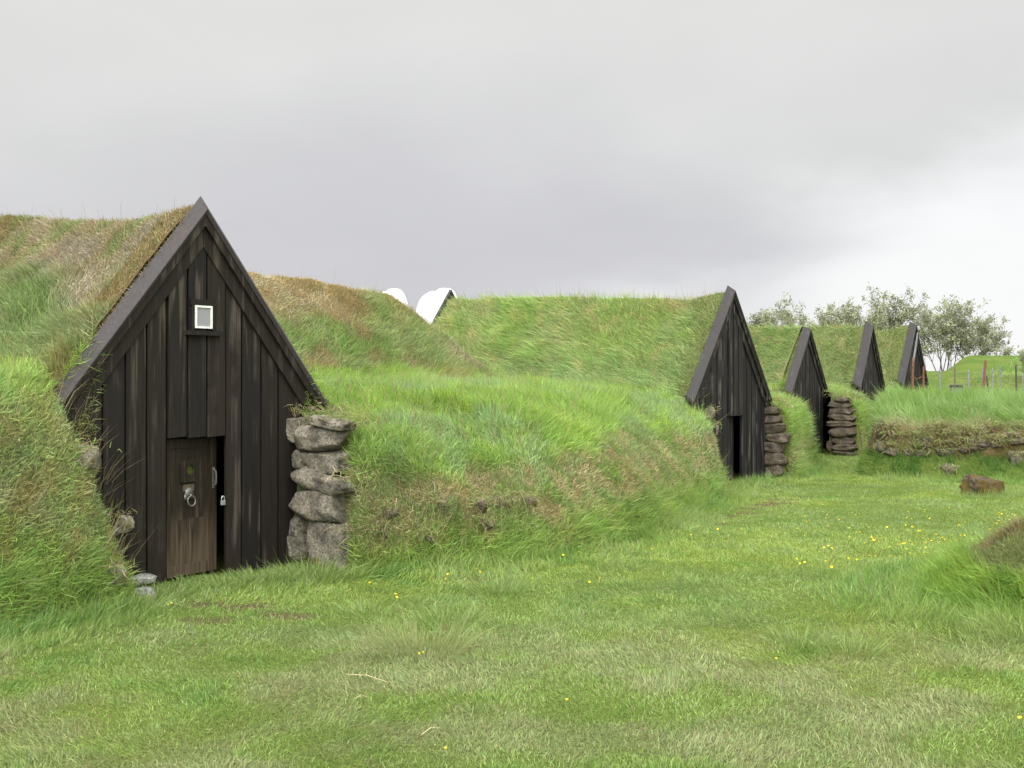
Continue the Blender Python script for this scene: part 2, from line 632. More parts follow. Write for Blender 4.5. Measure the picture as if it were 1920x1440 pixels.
def sample(V, T, dens):
    """points on triangles, dens per m2 for each triangle"""
    VN, n = vnormals(V, T)
    area = .5*np.linalg.norm(n, axis=1)
    ex = area*dens
    N = int(ex.sum())
    if N == 0:
        return None
    cdf = np.cumsum(ex); cdf /= cdf[-1]
    ti = np.searchsorted(cdf, RNG.random(N))
    ti = np.minimum(ti, len(T)-1)
    a, b = RNG.random(N), RNG.random(N)
    fl = a+b > 1
    a[fl] = 1-a[fl]; b[fl] = 1-b[fl]
    w = np.stack([1-a-b, a, b], 1)
    P = (V[T[ti]]*w[:, :, None]).sum(1)
    Nn = (VN[T[ti]]*w[:, :, None]).sum(1)
    Nn /= np.maximum(np.linalg.norm(Nn, axis=1, keepdims=True), 1e-9)
    return P, Nn


def camdist(P):
    return np.sqrt(P[:, 0]**2+P[:, 1]**2+(P[:, 2]-EYE)**2)


def blades(P, G, L, W, col, bend, side_rand=None):
    """P roots, G growth direction (unit), L length, W width, col (N,3), bend (N,3) tip offset in units of L -> V, F3, F4, col"""
    N = len(P)
    ang = RNG.random(N)*math.pi
    R = np.stack([np.cos(ang), np.sin(ang), (RNG.random(N)-.5)*.6], 1)
    Sd = np.cross(G, R); Sd /= np.maximum(np.linalg.norm(Sd, axis=1, keepdims=True), 1e-6)
    D = camdist(P)
    near = D < 13.5
    L = L[:, None]; W = W[:, None]
    mid = P+G*L*.55+bend*L*.28
    tip = P+G*L*.92+bend*L
    V, F3, F4, C = [], [], [], []
    i = np.where(near)[0]
    o = 0
    if len(i):
        v = np.stack([P[i]-Sd[i]*W[i]*.5, P[i]+Sd[i]*W[i]*.5, mid[i]+Sd[i]*W[i]*.42, mid[i]-Sd[i]*W[i]*.42, tip[i]], 1).reshape(-1, 3)
        b = np.arange(len(i))[:, None]*5
        F4.append(b+np.array([0, 1, 2, 3])); F3.append(b+np.array([3, 2, 4]))
        V.append(v); C.append(np.repeat(col[i], 5, 0)); o = len(v)
    i = np.where(~near)[0]
    if len(i):
        v = np.stack([P[i]-Sd[i]*W[i]*.5, P[i]+Sd[i]*W[i]*.5, tip[i]], 1).reshape(-1, 3)
        F3.append(np.arange(len(i)*3).reshape(-1, 3)+o)
        V.append(v); C.append(np.repeat(col[i], 3, 0))
    return np.concatenate(V), (np.concatenate(F3) if F3 else None), (np.concatenate(F4) if F4 else None), np.concatenate(C)


def join_parts(parts):
    V, F3, F4, C = [], [], [], []
    o = 0
    for v, f3, f4, c in parts:
        V.append(v); C.append(c)
        if f3 is not None: F3.append(f3+o)
        if f4 is not None: F4.append(f4+o)
        o += len(v)
    return np.concatenate(V), (np.concatenate(F3) if F3 else None), (np.concatenate(F4) if F4 else None), np.concatenate(C)


UP = np.array([0, 0, 1.0])
# albedo palette
GREEN = np.array([.172, .265, .055])
LIME = np.array([.205, .300, .055])
BLUEG = np.array([.182, .260, .100])
DEEP = np.array([.075, .175, .030])
OLIVE = np.array([.210, .262, .098])
STRAW = np.array([.360, .310, .180])
GSTRAW = np.array([.340, .300, .215])
OCHRE = np.array([.228, .185, .074])
TAN = np.array([.290, .225, .115])
RUSTY = np.array([.262, .202, .104])
SOIL = np.array([.085, .062, .038])


def lerp(a, b, t):
    t = np.asarray(t)[..., None]
    return a*(1-t)+b*t


def unit(v):
    return v/np.maximum(np.linalg.norm(v, axis=1, keepdims=True), 1e-9)


def wind(P, k=1.0, seed=40, sc=1.6):
    """combed lean field: neighbours lean alike"""
    a = (vn(P[:, 0]*sc, P[:, 1]*sc, P[:, 2]*sc, seed)-.5)*2
    b = (vn(P[:, 0]*sc, P[:, 1]*sc, P[:, 2]*sc, seed+1)-.5)*2
    return np.stack([a, b, 0*a], 1)*k


def grow(P, N, L, Wd, col, upmix=.5, rnd=.45, lean=None, droop=.35, var=.16):
    n = len(P)
    G = N*(1-upmix)+UP*upmix+RNG.normal(0, rnd, (n, 3))
    if lean is not None:
        G = G+lean
    G = unit(G)
    bend = RNG.normal(0, .18, (n, 3))
    bend[:, 2] -= droop*RNG.random(n)
    if lean is not None:
        bend = bend+lean*.5
    col = col*np.exp(RNG.normal(0, var, (n, 1)))*(1+RNG.normal(0, .05, (n, 3)))
    return blades(P, G, L, Wd, np.clip(col, 0.005, .9), bend)


def grass_obj(name, parts, parent, **props):
    V, F3, F4, C = join_parts(parts)
    me = np_mesh(name, V, F3, F4, C, [M['blade']])
    return link(name, me, parent, **props)


# ------------------------------------------------------------------ the turf complex: one field, cut into its things
def axis(breaks, steps):
    out = []
    for (a, b), s in zip(zip(breaks[:-1], breaks[1:]), steps):
        n = max(1, int(math.ceil((b-a)/s)))
        out.append(np.linspace(a, b, n, endpoint=False))
    return np.append(np.concatenate(out), breaks[-1])


cuts = sorted([h['cut'] for h in HOUSES]+[h['qc']+h['L'] for h in HOUSES])
qbr = [-2.6]+cuts+[13.0]
qst = [.055 if b < 4 else (.09 if b < 7 else .13) for b in qbr[1:]]
pa = axis([-14, -5, 12.5, 20, 38.5], [.12, .055, .075, .11])
qa = axis(qbr, qst)
PP, QQ = np.meshgrid(pa, qa, indexing='ij')
TT, OWN = turf(PP, QQ, owner=True)
XX, YY = to_world(PP, QQ)
NI, NJ = PP.shape
idx = np.arange(NI*NJ).reshape(NI, NJ)
F = np.stack([idx[:-1, :-1], idx[1:, :-1], idx[1:, 1:], idx[:-1, 1:]], -1).reshape(-1, 4)
VV = np.stack([XX.ravel(), YY.ravel(), TT.ravel()], 1)
pf = PP.ravel()[F].mean(1); qf = QQ.ravel()[F].mean(1)
zf = TT.ravel()[F]
keep = zf.max(1) > -.03
for h in HOUSES:          # the open gable front: nothing spans from the yard up to the roof's cut edge
    keep &= ~((np.abs(pf-h['pc']) < h['W']+.05) & (qf < h['cut']) & (qf > h['cut']-.4) & (zf.max(1) > 1.0) & (zf.max(1)-zf.min(1) > .25) & (np.abs(pf-h['pc']) < 1.05))
    keep &= ~((np.abs(pf-h['pc']) < 1.0) & (qf < h['cut']) & (qf > h['cut']-.4))
ownf = OWN.ravel()[F[:, 0]]
ownf = np.where((zf.max(1) < 1.3) & (ownf < 6), 7, ownf)
# low bits go to the wall of their stretch
low = ownf == 7
stretch = np.select([pf < 0, pf < 11.74, pf < 19.53, pf < 25.75, pf < 31.63], [6, 7, 8, 9, 10], 11)
ownf = np.where(ownf >= 6, stretch, ownf)


def turf_color(p, q, z, x, y, own, N=None):
    """local plant cover: albedo, straw share, length, density factor"""
    n1 = fbm(x*.9, y*.9, z*.9, 50, 3)
    n2 = fbm(x*2.6, y*2.6, z*2.6, 51, 3)
    n3 = fbm(x*7, y*7, z*7, 52, 2)
    col = np.zeros((len(p), 3)); L = np.full(len(p), .10); den = np.ones(len(p))
    one = np.ones(len(p))
    if own == 0:      # roof of the nearest house: matted straw and moss, green low down
        st = fbm(q*2.4+.15*p, p*.22, None, 53, 3)
        col = lerp(GSTRAW[None]*one[:, None], STRAW[None]*one[:, None], sst(n2, .35, .65))
        col = lerp(col, OLIVE[None]*one[:, None], .8*sst(n2, .56, .72))
        col = lerp(col, OCHRE[None]*one[:, None], .95*sst(st, .545, .625))
        g = sst(z+1.9*(n1-.5)-.20*q, 2.62, 2.02)
        g = np.maximum(g, sst(n1+.08*(2.6-z), .60, .72)*sst(q, .4, 1.2))
        col = lerp(col, lerp((GREEN*.4+BLUEG*.4+OLIVE*.2)[None]*one[:, None], OLIVE[None]*one[:, None], sst(n2, .35, .6)), g)
        rim = sst(q, .62, .15)*sst(n3, .25, .5)
        col = lerp(col, TAN[None]*one[:, None], .6*rim)
        L = .045+.13*g*(.6+.8*n2); den = 1.35-.3*g
    elif own == 5:    # low roof behind
        g = sst(z+1.6*(n1-.5)+.5*(n2-.5), 3.25, 2.6)
        br = lerp(STRAW[None]*one[:, None], OCHRE[None]*one[:, None], sst(n2, .42, .62))
        br = lerp(br, TAN[None]*one[:, None], .6*sst(n3, .4, .65))
        gr = lerp(OLIVE[None]*one[:, None], (GREEN*.5+BLUEG*.5)[None]*one[:, None], sst(n2, .4, .65))
        gr = lerp(gr, RUSTY[None]*one[:, None], .75*sst(fbm(x*1.5, y*1.5, z*1.5, 57, 3), .54, .68))
        col = lerp(br, gr, g)
        edge = sst(p, 6.9, 7.3)*sst(z, 1.95, 2.2)
        col = lerp(col, lerp(TAN[None]*one[:, None], GSTRAW[None]*one[:, None], n3), .8*edge*sst(n2, .3, .5))
        L = .05+.09*g; den = 1.1*one
    elif own in (1, 2, 3, 4):
        a = OLIVE if own == 1 else OLIVE*np.array([.86, .88, .88])
        b = np.array([.185, .262, .072]) if own == 1 else np.array([.165, .235, .075])
        col = lerp(a[None]*one[:, None], b[None]*one[:, None], sst(n1*.6+n2*.4, .38, .62))
        col = lerp(col, BLUEG[None]*one[:, None], .6*sst(z, 2.6, 2.05))
        col = lerp(col, STRAW[None]*one[:, None], .35*sst(n3, .55, .75))
        if own == 1:
            col = lerp(col, TAN[None]*one[:, None], .75*sst(z, 3.05, 3.3)*sst(q, 3.2, 1.2)*sst(n2, .3, .55))
        L = .13+.10*n2; den = .95*one
    else:
        top = sst(z, 1.25, 1.62)
        lush = lerp(GREEN[None]*one[:, None], BLUEG[None]*one[:, None], sst(n1, .42, .62))
        lush = lerp(lush, LIME[None]*one[:, None], .8*sst(n2, .52, .68))
        face = lerp(OLIVE[None]*one[:, None], STRAW[None]*one[:, None], .75*sst(n2, .42, .60))
        face = lerp(face, TAN[None]*one[:, None], .45*sst(n3, .50, .68))
        face = lerp(face, GREEN[None]*one[:, None], .9*sst(n1+.4*(n2-.5), .50, .62))
        face = lerp(face, OCHRE[None]*one[:, None], .5*sst(fbm(x*4, y*4, z*4, 58, 2), .62, .72))
        t = sst(z+.7*(n1-.5)+.35*(n2-.5), .95, 1.25)
        if own == 6:
            t = sst(z+.6*(n1-.5), 1.55, 1.75)*.8
            face = lerp(face, (OLIVE*.5+LIME*.5)[None]*one[:, None], .28*sst(n1, .62, .40))
        if own == 7:
            t = sst(z+.28*(n1-.5)+.35*(n2-.5)+.20*sst(p, 7, 3), .95, 1.18)
            n4 = fbm(x*11, y*11, z*11, 68, 2)
            face = lerp((OLIVE*.88)[None]*one[:, None], (GREEN*.9)[None]*one[:, None], .75*sst(n2, .40, .62))
            face = lerp(face, STRAW[None]*one[:, None]*.9, .62*sst(n3, .47, .64))
            face = lerp(face, TAN[None]*one[:, None]*.8, .55*sst(n4, .55, .70))
            face = lerp(face, STRAW[None]*one[:, None], .7*sst(p, 2.3, 1.6)*sst(n2, .40, .55)*sst(z, .5, .8))
        if own >= 8:
            t = sst(z+.3*(n1-.5), .2, .9)
        col = lerp(face, lush, t)
        foot = sst(z+.5*(n2-.5), .55, .15)
        col = lerp(col, lerp((DEEP*.4+GREEN*.6)[None]*one[:, None], LIME[None]*one[:, None], n2), .8*foot)
        if own == 7:
            rust = sst(fbm(x*1.1, y*1.1, None, 59, 3), .50, .62)*sst(z, 1.7, 1.85)*sst(q, 1.5, 2.8)*sst(p, 10, 7)
            col = lerp(col, RUSTY[None]*one[:, None], .55*rust)
        L = .062+.10*t*(.4+n2)+.10*foot
        den = 1-.35*(1-t)*sst(n3, .45, .7)*(1-foot)
    cl = 1+.34*(fbm(x*3.7, y*3.7, z*3.7, 66, 2)-.5)
    col = col*cl[:, None]*(1+np.stack([.16*(n3-.5), 0*n3, -.2*(n3-.5)], 1))
    L = L*(.62+.75*vn(x*4.5, y*4.5, z*4.5, 67))
    gain = {0: 1.06, 5: 1.34, 1: 1.62, 2: 1.48, 3: 1.48, 4: 1.48, 6: 1.62, 7: 1.52}.get(own, 1.42)
    return np.clip(col*gain, 0, .6), L, den


def scatter_turf(V, Fq, own, dens0=6200, D0=9.0, lmul=1.0):
    T3 = tri_arrays(V, Fq)
    c = V[T3].mean(1)
    D = camdist(c)
    d = dens0*np.minimum(1.25, (D0/D))**1.75
    # away from the view: thin
    hor = np.abs(c[:, 0]/np.maximum(c[:, 1], .1))
    d = np.where((hor > .56) | (c[:, 1] < 2), d*.25, d)
    VN, n = vnormals(V, T3)
    nn = n/np.maximum(np.linalg.norm(n, axis=1, keepdims=True), 1e-9)
    vis = ((np.array([0, 0, EYE])-c)*nn).sum(1)/D
    d = np.where(vis < -.12, d*.15, d)
    r = sample(V, T3, d)
    P, N = r
    p, q = to_row(P[:, 0], P[:, 1])
    col, L, den = turf_color(p, q, P[:, 2], P[:, 0], P[:, 1], own)
    k = RNG.random(len(P)) < den
    P, N, p, q, col, L = P[k], N[k], p[k], q[k], col[k], L[k]
    for h in HOUSES:   # none in front of the boards
        k = ~((p-h['pc'] > -1.02) & (p-h['pc'] < np.where(q > h['rq'], h['rj'], 1.02)) & (q < h['cut']+.02) & (q > h['cut']-1.2))
        if own in (0, 1, 2, 3, 4):
            k &= ~((q < h['cut']+.05) & (q > h['cut']-.5) & (np.abs(p-h['pc']) < 1.5) & (RNG.random(len(P)) < .75))
        P, N, p, q, col, L = P[k], N[k], p[k], q[k], col[k], L[k]
    D = camdist(P)
    n = len(P)
    Ls = L*lmul*(.55+.8*RNG.random(n))*(.7+.6*vn(P[:, 0]*6, P[:, 1]*6, P[:, 2]*6, 61))
    Wd = (.0018+.00040*D)*(.6+.7*RNG.random(n))
    lean = wind(P, .40, 40, 2.2)+wind(P, .35, 44, .6)
    dn = N.copy(); dn[:, 2] = 0                     # downhill comb
    lean = lean+dn*.18
    if own in (1, 2, 3, 4):
        lean = lean+np.array([-.30, 0, 0])
    out = [grow(P, N, Ls, Wd, col, .66, .36 if own < 6 else .44, lean*(.5 if own == 6 else 1), .30, .26)]
    # scattered taller stalks with pale heads
    m = RNG.random(n) < (.020 if own != 0 else .006)
    if own in (1, 2, 3, 4): m = RNG.random(n) < .03
    if m.any():
        k = int(m.sum())
        sc = lerp(np.tile(TAN, (k, 1)), np.tile(STRAW, (k, 1)), RNG.random(k))*1.05
        out.append(grow(P[m], N[m], L[m]*1.3+.10+.16*RNG.random(k), Wd[m]*.55, sc, .8, .25, lean[m]*.4, .2))
    return out


def extract(fmask):
    f = F[fmask]
    u, inv = np.unique(f.ravel(), return_inverse=True)
    return VV[u], inv.reshape(-1, 4), u


def empty(name, loc, rz=0, **props):
    o = bpy.data.objects.new(name, None)
    COL.objects.link(o)
    o.location = loc; o.rotation_euler = (0, 0, rz)
    o.empty_display_size = .3
    for k, v in props.items():
        o[k] = v
    return o


def world_child(o, parent):
    """child whose mesh is already in world coordinates"""
    o.parent = parent
    bpy.context.view_layer.update()
    o.matrix_parent_inverse = parent.matrix_world.inverted()


def base_colors(V, own):
    p, q = to_row(V[:, 0], V[:, 1])
    c, L, d = turf_color(p, q, V[:, 2], V[:, 0], V[:, 1], own)
    return c*.42+SOIL*.25


def turf_piece(own, name, parent):
    v, f, u = extract(keep & (ownf == own))
    me = np_mesh(name, v, None, f, base_colors(v, own), [M['turf']])
    o = link(name, me)
    g = grass_obj('grass', scatter_turf(v, f, own), None, kind='stuff')
    if parent is not None:
        world_child(o, parent)
    g.parent = o
    return o


# ------------------------------------------------------------------ gable houses


def house(i, label, boards, gap, wall_mat, top_mat, door=None, window=False):
    h = HOUSES[i]
    x, y = to_world(h['pc'], h['qc'])
    r = empty('turf_house', (x, y, 0), math.radians(h['ang']), label=label, category='turf house', group='black gabled turf houses in a row')
    za, m, W, bd, bz = h['za'], h['m'], h['W'], h['bd'], h['bz']
    sl = math.sqrt(1+m*m)
    tv = .032*sl
    for sg in (-1, 1):
        e = W+.02
        sec = lambda s: [(sg*s, 0, za-m*s), (sg*s, bd, za+bz-m*s), (sg*s, bd+.012, za+bz-m*s-tv), (sg*s, .022, za-m*s-tv)]
        bm = bmesh.new()
        poly_prism(bm, sec(.0), sec(e))
        bm_obj('barge_board', bm, M[top_mat], r, bevel=.004)
        # fascia below the front edge, then a trim board further in
        for nm, d0, d1, z0, z1 in (('fascia_board', .030, .056, tv*.55, .15), ('trim_board', .066, .094, .13, .345)):
            bm = bmesh.new()
            k = 1.0 if i == 0 else .95
            a = [(0, d0, za-z0*k), (0, d1, za-z0*k), (0, d1, za-z1*k), (0, d0, za-z1*k)]
            b = [(sg*(e-.01), yy, zz-m*(e-.01)) for (xx, yy, zz) in a]
            poly_prism(bm, a, b)
            bm_obj(nm, bm, M[wall_mat], r, bevel=.003)
    # boarded wall
    bm = bmesh.new()
    zt = lambda s: za-.30-m*abs(s)
    rng = random.Random(i+5)
    for a, b in zip(boards[:-1], boards[1:]):
        g = gap
        a2, b2 = a+g, b-g
        bot = -.05
        pr = rng.uniform(-.006, .005)
        d0, d1 = .100+pr, .128+pr
        if door and b2 > door[0]+.02 and a2 < door[1]-.02:
            bot = door[2]-rng.uniform(0, .006)
            d0 -= .022
        if bot > zt((a+b)/2)-.05:
            continue
        top = [(a2, zt(a2)), (b2, zt(b2))]
        if a2 < 0 < b2:
            top = [(a2, zt(a2)), (0, zt(0)), (b2, zt(b2))]
        ring = [(a2, bot)]+[(sx, sz) for sx, sz in top]+[(b2, bot)]
        ring = [(sx, max(sz, bot+.01) if k else sz) for k, (sx, sz) in enumerate(ring)]
        poly_prism(bm, [(sx, d0, sz) for sx, sz in ring], [(sx, d1, sz) for sx, sz in ring])
    # backing behind the joints, round the door opening
    ring = [(-W*.96, -.05), (-W*.96, zt(W*.96)), (0, zt(0)), (W*.96, zt(W*.96)), (W*.96, -.05)]
    if door:
        d0, d1, dz = door
        pieces = [[(-W*.96, -.05), (-W*.96, zt(W*.96)), (d0-.01, zt(d0-.01)), (d0-.01, -.05)],
                  [(d1+.01, -.05), (d1+.01, zt(d1+.01)), (W*.96, zt(W*.96)), (W*.96, -.05)],
                  [(d0-.01, dz+.01), (d0-.01, zt(d0-.01)), (0, zt(0)), (d1+.01, zt(d1+.01)), (d1+.01, dz+.01)]]
    else:
        pieces = [ring]
    for rg in pieces:
        poly_prism(bm, [(sx, .134, sz) for sx, sz in rg], [(sx, .150, sz) for sx, sz in rg], 1)
    bm_obj('plank_wall', bm, [M[wall_mat], M['dark']], r)
    return r


LB = [
    "brown black turf house nearest the camera, with little white framed window and ring knocker door",
    "black turf house with half open plank door beside the stone pier, second in the row",
    "small black turf house gable between the two grass topped stone piers, third in the row",
    "black turf house gable next before the one with the rusty gate, fourth in row",
    "farthest black turf house gable, behind the rusty gate",
]
B1 = [-1.40, -1.185, -.981, -.767, -.561, -.363, -.16, .044, .255, .443, .672, .878, 1.152, 1.40]
B2 = [-1.32, -1.12, -.93, -.73, -.52, -.32, -.12, .06, .25, .43, .62, .80, 1.0, 1.2, 1.38]
rs = []
rs.append(house(0, LB[0], B1, .0095, 'wood', 'wood_top', (-.345, .275, 1.31), True))
rs.append(house(1, LB[1], B2, .017, 'wood_black', 'wood_black_top', (-.12, .43, 1.22)))
rs.append(house(2, LB[2], [-1.15+.165*k for k in range(15)], .021, 'wood_black', 'wood_black_top'))
rs.append(house(3, LB[3], [-1.05+.15*k for k in range(15)], .021, 'wood_black', 'wood_black_top'))
rs.append(house(4, LB[4], [-1.10+.157*k for k in range(15)], .021, 'wood_black', 'wood_black_top'))


def sod_edge(i, roof):
    """thick turf edge packed against the back of the barge boards"""
    h = HOUSES[i]
    m, W = h['m'], h['W']
    ns, nd = 46, 7
    V, Fq = [], []
    for a in range(ns+1):
        s_ = -W*1.0+2*W*a/ns
        for b in range(nd+1):
            t = b/nd
            d = h['bd']-.015+(.42 if i == 0 else .75)*t
            z = h['za']+h['bz']-m*(math.sqrt(s_*s_+.0016)-.04)-.085-(.16 if i == 0 else .10 if i == 1 else .26)*t*t-(.09 if s_ > 0 else 0)-.05*math.exp(-(s_/.12)**2)
            z += .035*(mnoise.noise(Vector((s_*5, d*7, i*3.3))))*min(1, t*4)
            V.append((s_, d, z))
        V.append((s_, h['bd']-.015, h['za']+h['bz']-m*abs(s_)-.35))
    w = nd+2
    for a in range(ns):
        for b in range(nd):
            k = a*w+b
            Fq.append((k, k+w, k+w+1, k+1))
        k = a*w
        Fq.append((k+nd+1, k+w+nd+1, k+w, k))
    V = np.array(V); Fq = np.array(Fq)
    x, y = to_world(h['pc'], h['qc'])
    an = math.radians(h['ang'])
    Vw = np.stack([x+V[:, 0]*math.cos(an)-V[:, 1]*math.sin(an), y+V[:, 0]*math.sin(an)+V[:, 1]*math.cos(an), V[:, 2]], 1)
    n3 = fbm(Vw[:, 0]*5, Vw[:, 1]*5, Vw[:, 2]*5, 52, 2)
    base = (OCHRE, TAN) if i == 0 else (OLIVE, np.array([.19, .25, .08]))
    one = np.ones((len(Vw), 1))
    c = lerp(base[0]*one, base[1]*one, sst(n3, .35, .6))
    me = np_mesh('turf_edge', Vw, None, Fq, c*.55+SOIL*.25, [M['turf']])
    o = link('turf_edge', me)
    top = Fq[[k for k in range(len(Fq)) if k % (nd+1) != nd]]
    T3 = tri_arrays(Vw, top)
    D = camdist(Vw[T3].mean(1))
    P, N = sample(Vw, T3, 6500*np.minimum(1.1, (9/D))**1.75)
    n = len(P); D = camdist(P)
    n3 = fbm(P[:, 0]*5, P[:, 1]*5, P[:, 2]*5, 52, 2)[:, None]
    one = np.ones((n, 1))
    c = lerp(base[0]*one, base[1]*one, sst(n3[:, 0], .35, .6))
    if i == 0:
        c = lerp(c, GSTRAW*one, .8*sst(fbm(P[:, 0]*3, P[:, 1]*3, P[:, 2]*3, 63, 2), .45, .6))
    Ls = (.045 if i == 0 else .07)*(.6+.8*RNG.random(n))
    g = grass_obj('grass', [grow(P, N, Ls, (.003+.0005*D)*(.7+.6*RNG.random(n)), c, .5, .4, wind(P, .3), .4)], None, kind='stuff')
    world_child(o, rs[i])
    g.parent = o


for i in range(5):
    sod_edge(i, turf_piece(i, 'turf_roof', rs[i]))

# back gable of the second house, seen over its roof
h = HOUSES[1]
for sg in (-1, 1):
    bm = bmesh.new()
    q0 = h['L']-.02
    zz = 3.92
    m = h['m']
    a = [(0, q0, zz), (0, q0+.07, zz+.01), (0, q0+.07, zz-.07), (0, q0, zz-.07)]
    b = [(sg*1.45, yy, z_-m*1.45) for (_, yy, z_) in a]
    poly_prism(bm, a, b)
    bm_obj('barge_board', bm, M['wood_black_top'], rs[1])
bm = bmesh.new()
poly_prism(bm, [(-1.4, q0+.05, 1.9), (0, q0+.05, zz-.1), (1.4, q0+.05, 1.9)], [(-1.4, q0+.12, 1.9), (0, q0+.12, zz-.1), (1.4, q0+.12, 1.9)])
bm_obj('rear_gable_wall', bm, M['wood_black'], rs[1])

# low turf house behind: only its roof is seen
xb, yb_ = to_world(2.0, 4.9)
rb = empty('turf_house', (xb, yb_, 0), TH, label="long low turf roof behind the nearest house, brown and mossy along its ridge", category='turf house')
turf_piece(5, 'turf_roof', rb)

# door, window and fittings of the nearest house ---------------------------------------------------------
r0 = rs[0]


def door_leaf(parent, s0, w, ht, ang, m, fancy):
    piv = bpy.data.objects.new('door', None)
    bm = bmesh.new()
    if fancy:
        box(bm, 0, w, 0, .030, .0, ht)
        box(bm, w-.085, w, -.016, 0-.0005, .0, ht)              # right stile
        box(bm, 0, w-.088, -.010, -.0005, ht-.085, ht)          # top rail
        box(bm, 0, w-.088, -.012, -.0005, .0, .10)              # bottom rail
        box(bm, .10, w-.135, -.006, -.0005, .10, .52)           # worn lower panel
        box(bm, 0, .04, -.008, -.0005, .1, ht-.085)
    else:
        k = 3
        for j in range(k):
            box(bm, j*w/k+.004, (j+1)*w/k-.004, 0, .028, 0, ht)
        box(bm, .02, w-.02, .029, .05, .2, .3)
        box(bm, .02, w-.02, .029, .05, ht-.3, ht-.2)
    bmesh.ops.recalc_face_normals(bm, faces=list(bm.faces))
    me = bpy.data.meshes.new('door'); bm.to_mesh(me); bm.free()
    me.materials.append(M[m])
    o = link('door', me, parent)
    o.location = (s0, .152, .03); o.rotation_euler = (0, 0, ang)
    return o


door = door_leaf(r0, -.335, .59, 1.265, math.radians(9), 'door', True)
bm = bmesh.new()       # square block with a round hole, glass behind
x0, x1, z0, z1 = .155, .335, .86, 1.06
cx, cz, rr, n = (x0+x1)/2+.02, .972, .046, 24
for y_, flip in ((-.024, 0), (-.0009, 1)):
    outer = []
    for k in range(n):
        a = 2*math.pi*k/n
        dx, dz = math.cos(a), math.sin(a)
        t = min((x1-cx if dx > 0 else cx-x0)/max(abs(dx), 1e-6), (z1-cz if dz > 0 else cz-z0)/max(abs(dz), 1e-6))
        outer.append((bm.verts.new((cx+dx*t, y_, cz+dz*t)), bm.verts.new((cx+dx*rr, y_, cz+dz*rr))))
    for k in range(n):
        bm.faces.new((outer[k][0], outer[(k+1) % n][0], outer[(k+1) % n][1], outer[k][1]))
    if flip == 0:
        front = outer
    else:
        for k in range(n):
            bm.faces.new((front[k][0], front[(k+1) % n][0], outer[(k+1) % n][0], outer[k][0]))
            bm.faces.new((front[k][1], front[(k+1) % n][1], outer[(k+1) % n][1], outer[k][1]))
bm_obj('peephole_block', bm, M['door'], door, label='square wooden block with round glazed peephole')
bm = bmesh.new()
poly_prism(bm, [(cx+math.cos(2*math.pi*k/20)*rr*1.1, -.006, cz+math.sin(2*math.pi*k/20)*rr*1.1) for k in range(20)],
           [(cx+math.cos(2*math.pi*k/20)*rr*1.1, -.002, cz+math.sin(2*math.pi*k/20)*rr*1.1) for k in range(20)])
m_pg, Tn = mat("peephole glass painted grass green")
finish(Tn, Tn.n('ShaderNodeBsdfPrincipled', ins={'Base Color': (.045, .065, .012), 'Roughness': .15}).outputs[0])  # green of grass seen in the glass, painted as its base colour
bm_obj('peephole_glass', bm, m_pg, door)
# rosette and ring of the knocker
bm = bmesh.new()
kx, kz = .262, .725
poly_prism(bm, [(kx+math.cos(2*math.pi*k/20)*.048*(1+.12*math.cos(10*math.pi*k/10)), -.013, kz+.03+math.sin(2*math.pi*k/20)*.05) for k in range(20)],
           [(kx+math.cos(2*math.pi*k/20)*.05, -.001, kz+.03+math.sin(2*math.pi*k/20)*.052) for k in range(20)])
poly_prism(bm, [(kx-.055, -.008, kz-.03), (kx+.055, -.008, kz-.03), (kx+.055, -.008, kz+.02), (kx-.055, -.008, kz+.02)],
           [(kx-.055, -.0015, kz-.03), (kx+.055, -.0015, kz-.03), (kx+.055, -.0015, kz+.02), (kx-.055, -.0015, kz+.02)])
tube(bm, [(kx, -.005, kz+.015), (kx, -.035, kz+.015), (kx, -.04, kz)], .009, 6)
ring = [(kx+math.sin(2*math.pi*k/20)*.046, -.034-.012*(1-math.cos(2*math.pi*k/20))*.5, kz-.040+math.cos(2*math.pi*k/20)*.046) for k in range(21)]
tube(bm, ring, .0075, 6, 0, False)
bm_obj('ring_knocker', bm, M['iron'], door, smooth=True)
bm = bmesh.new()
tube(bm, [(.552, -.02, .80), (.552, -.05, .82), (.552, -.055, .88), (.552, -.05, .94), (.552, -.02, .96)], .008, 6)
box(bm, .535, .569, -.02, -.0165, .78, .98)
bm_obj('handle', bm, M['iron'], door)
# pale plank pieces on the door, worn bare
bm = bmesh.new()
box(bm, .195, .325, -.005, -.0008, .775, .84)
bm_obj('door_patch', bm, m_wood("bare wood", (.10, .08, .055), (.15, .12, .085), (.2, .16, .11), .8, seed=17.0), door)

door2 = door_leaf(rs[1], -.115, .50, 1.18, math.radians(11), 'wood_black', False)

# window
wn = bpy.data.objects.new('window', None)
bm = bmesh.new()
wx0, wx1, wz0, wz1 = -.098, .085, 2.315, 2.525
t = .018
fr = [(wx0-.0, wx1, wz1-t, wz1), (wx0, wx1, wz0, wz0+t), (wx0, wx0+t, wz0+t, wz1-t), (wx1-t, wx1, wz0+t, wz1-t)]
for a, b, c_, d_ in fr:
    box(bm, a, b, .046, .077, c_, d_)
win = bm_obj('window', bm, M['white'], r0, label='small white painted window frame')
bm = bmesh.new()
box(bm, wx0+t, wx1-t, .056, .062, wz0+t, wz1-t)
bm_obj('pane', bm, M['glass'], win)
bm = bmesh.new()
box(bm, wx0-.045, wx1+.045, .054, .077, wz1+.002, wz1+.055)
box(bm, wx0-.030, wx0-.002, .056, .077, wz0-.02, wz1)
box(bm, wx1+.002, wx1+.030, .056, .077, wz0-.02, wz1)
bm_obj('casing', bm, M['wood'], win)
bm = bmesh.new()
box(bm, wx0-.10, wx1+.10, .022, .077, wz0-.065, wz0-.025)
bm_obj('sill', bm, M['wood'], win)

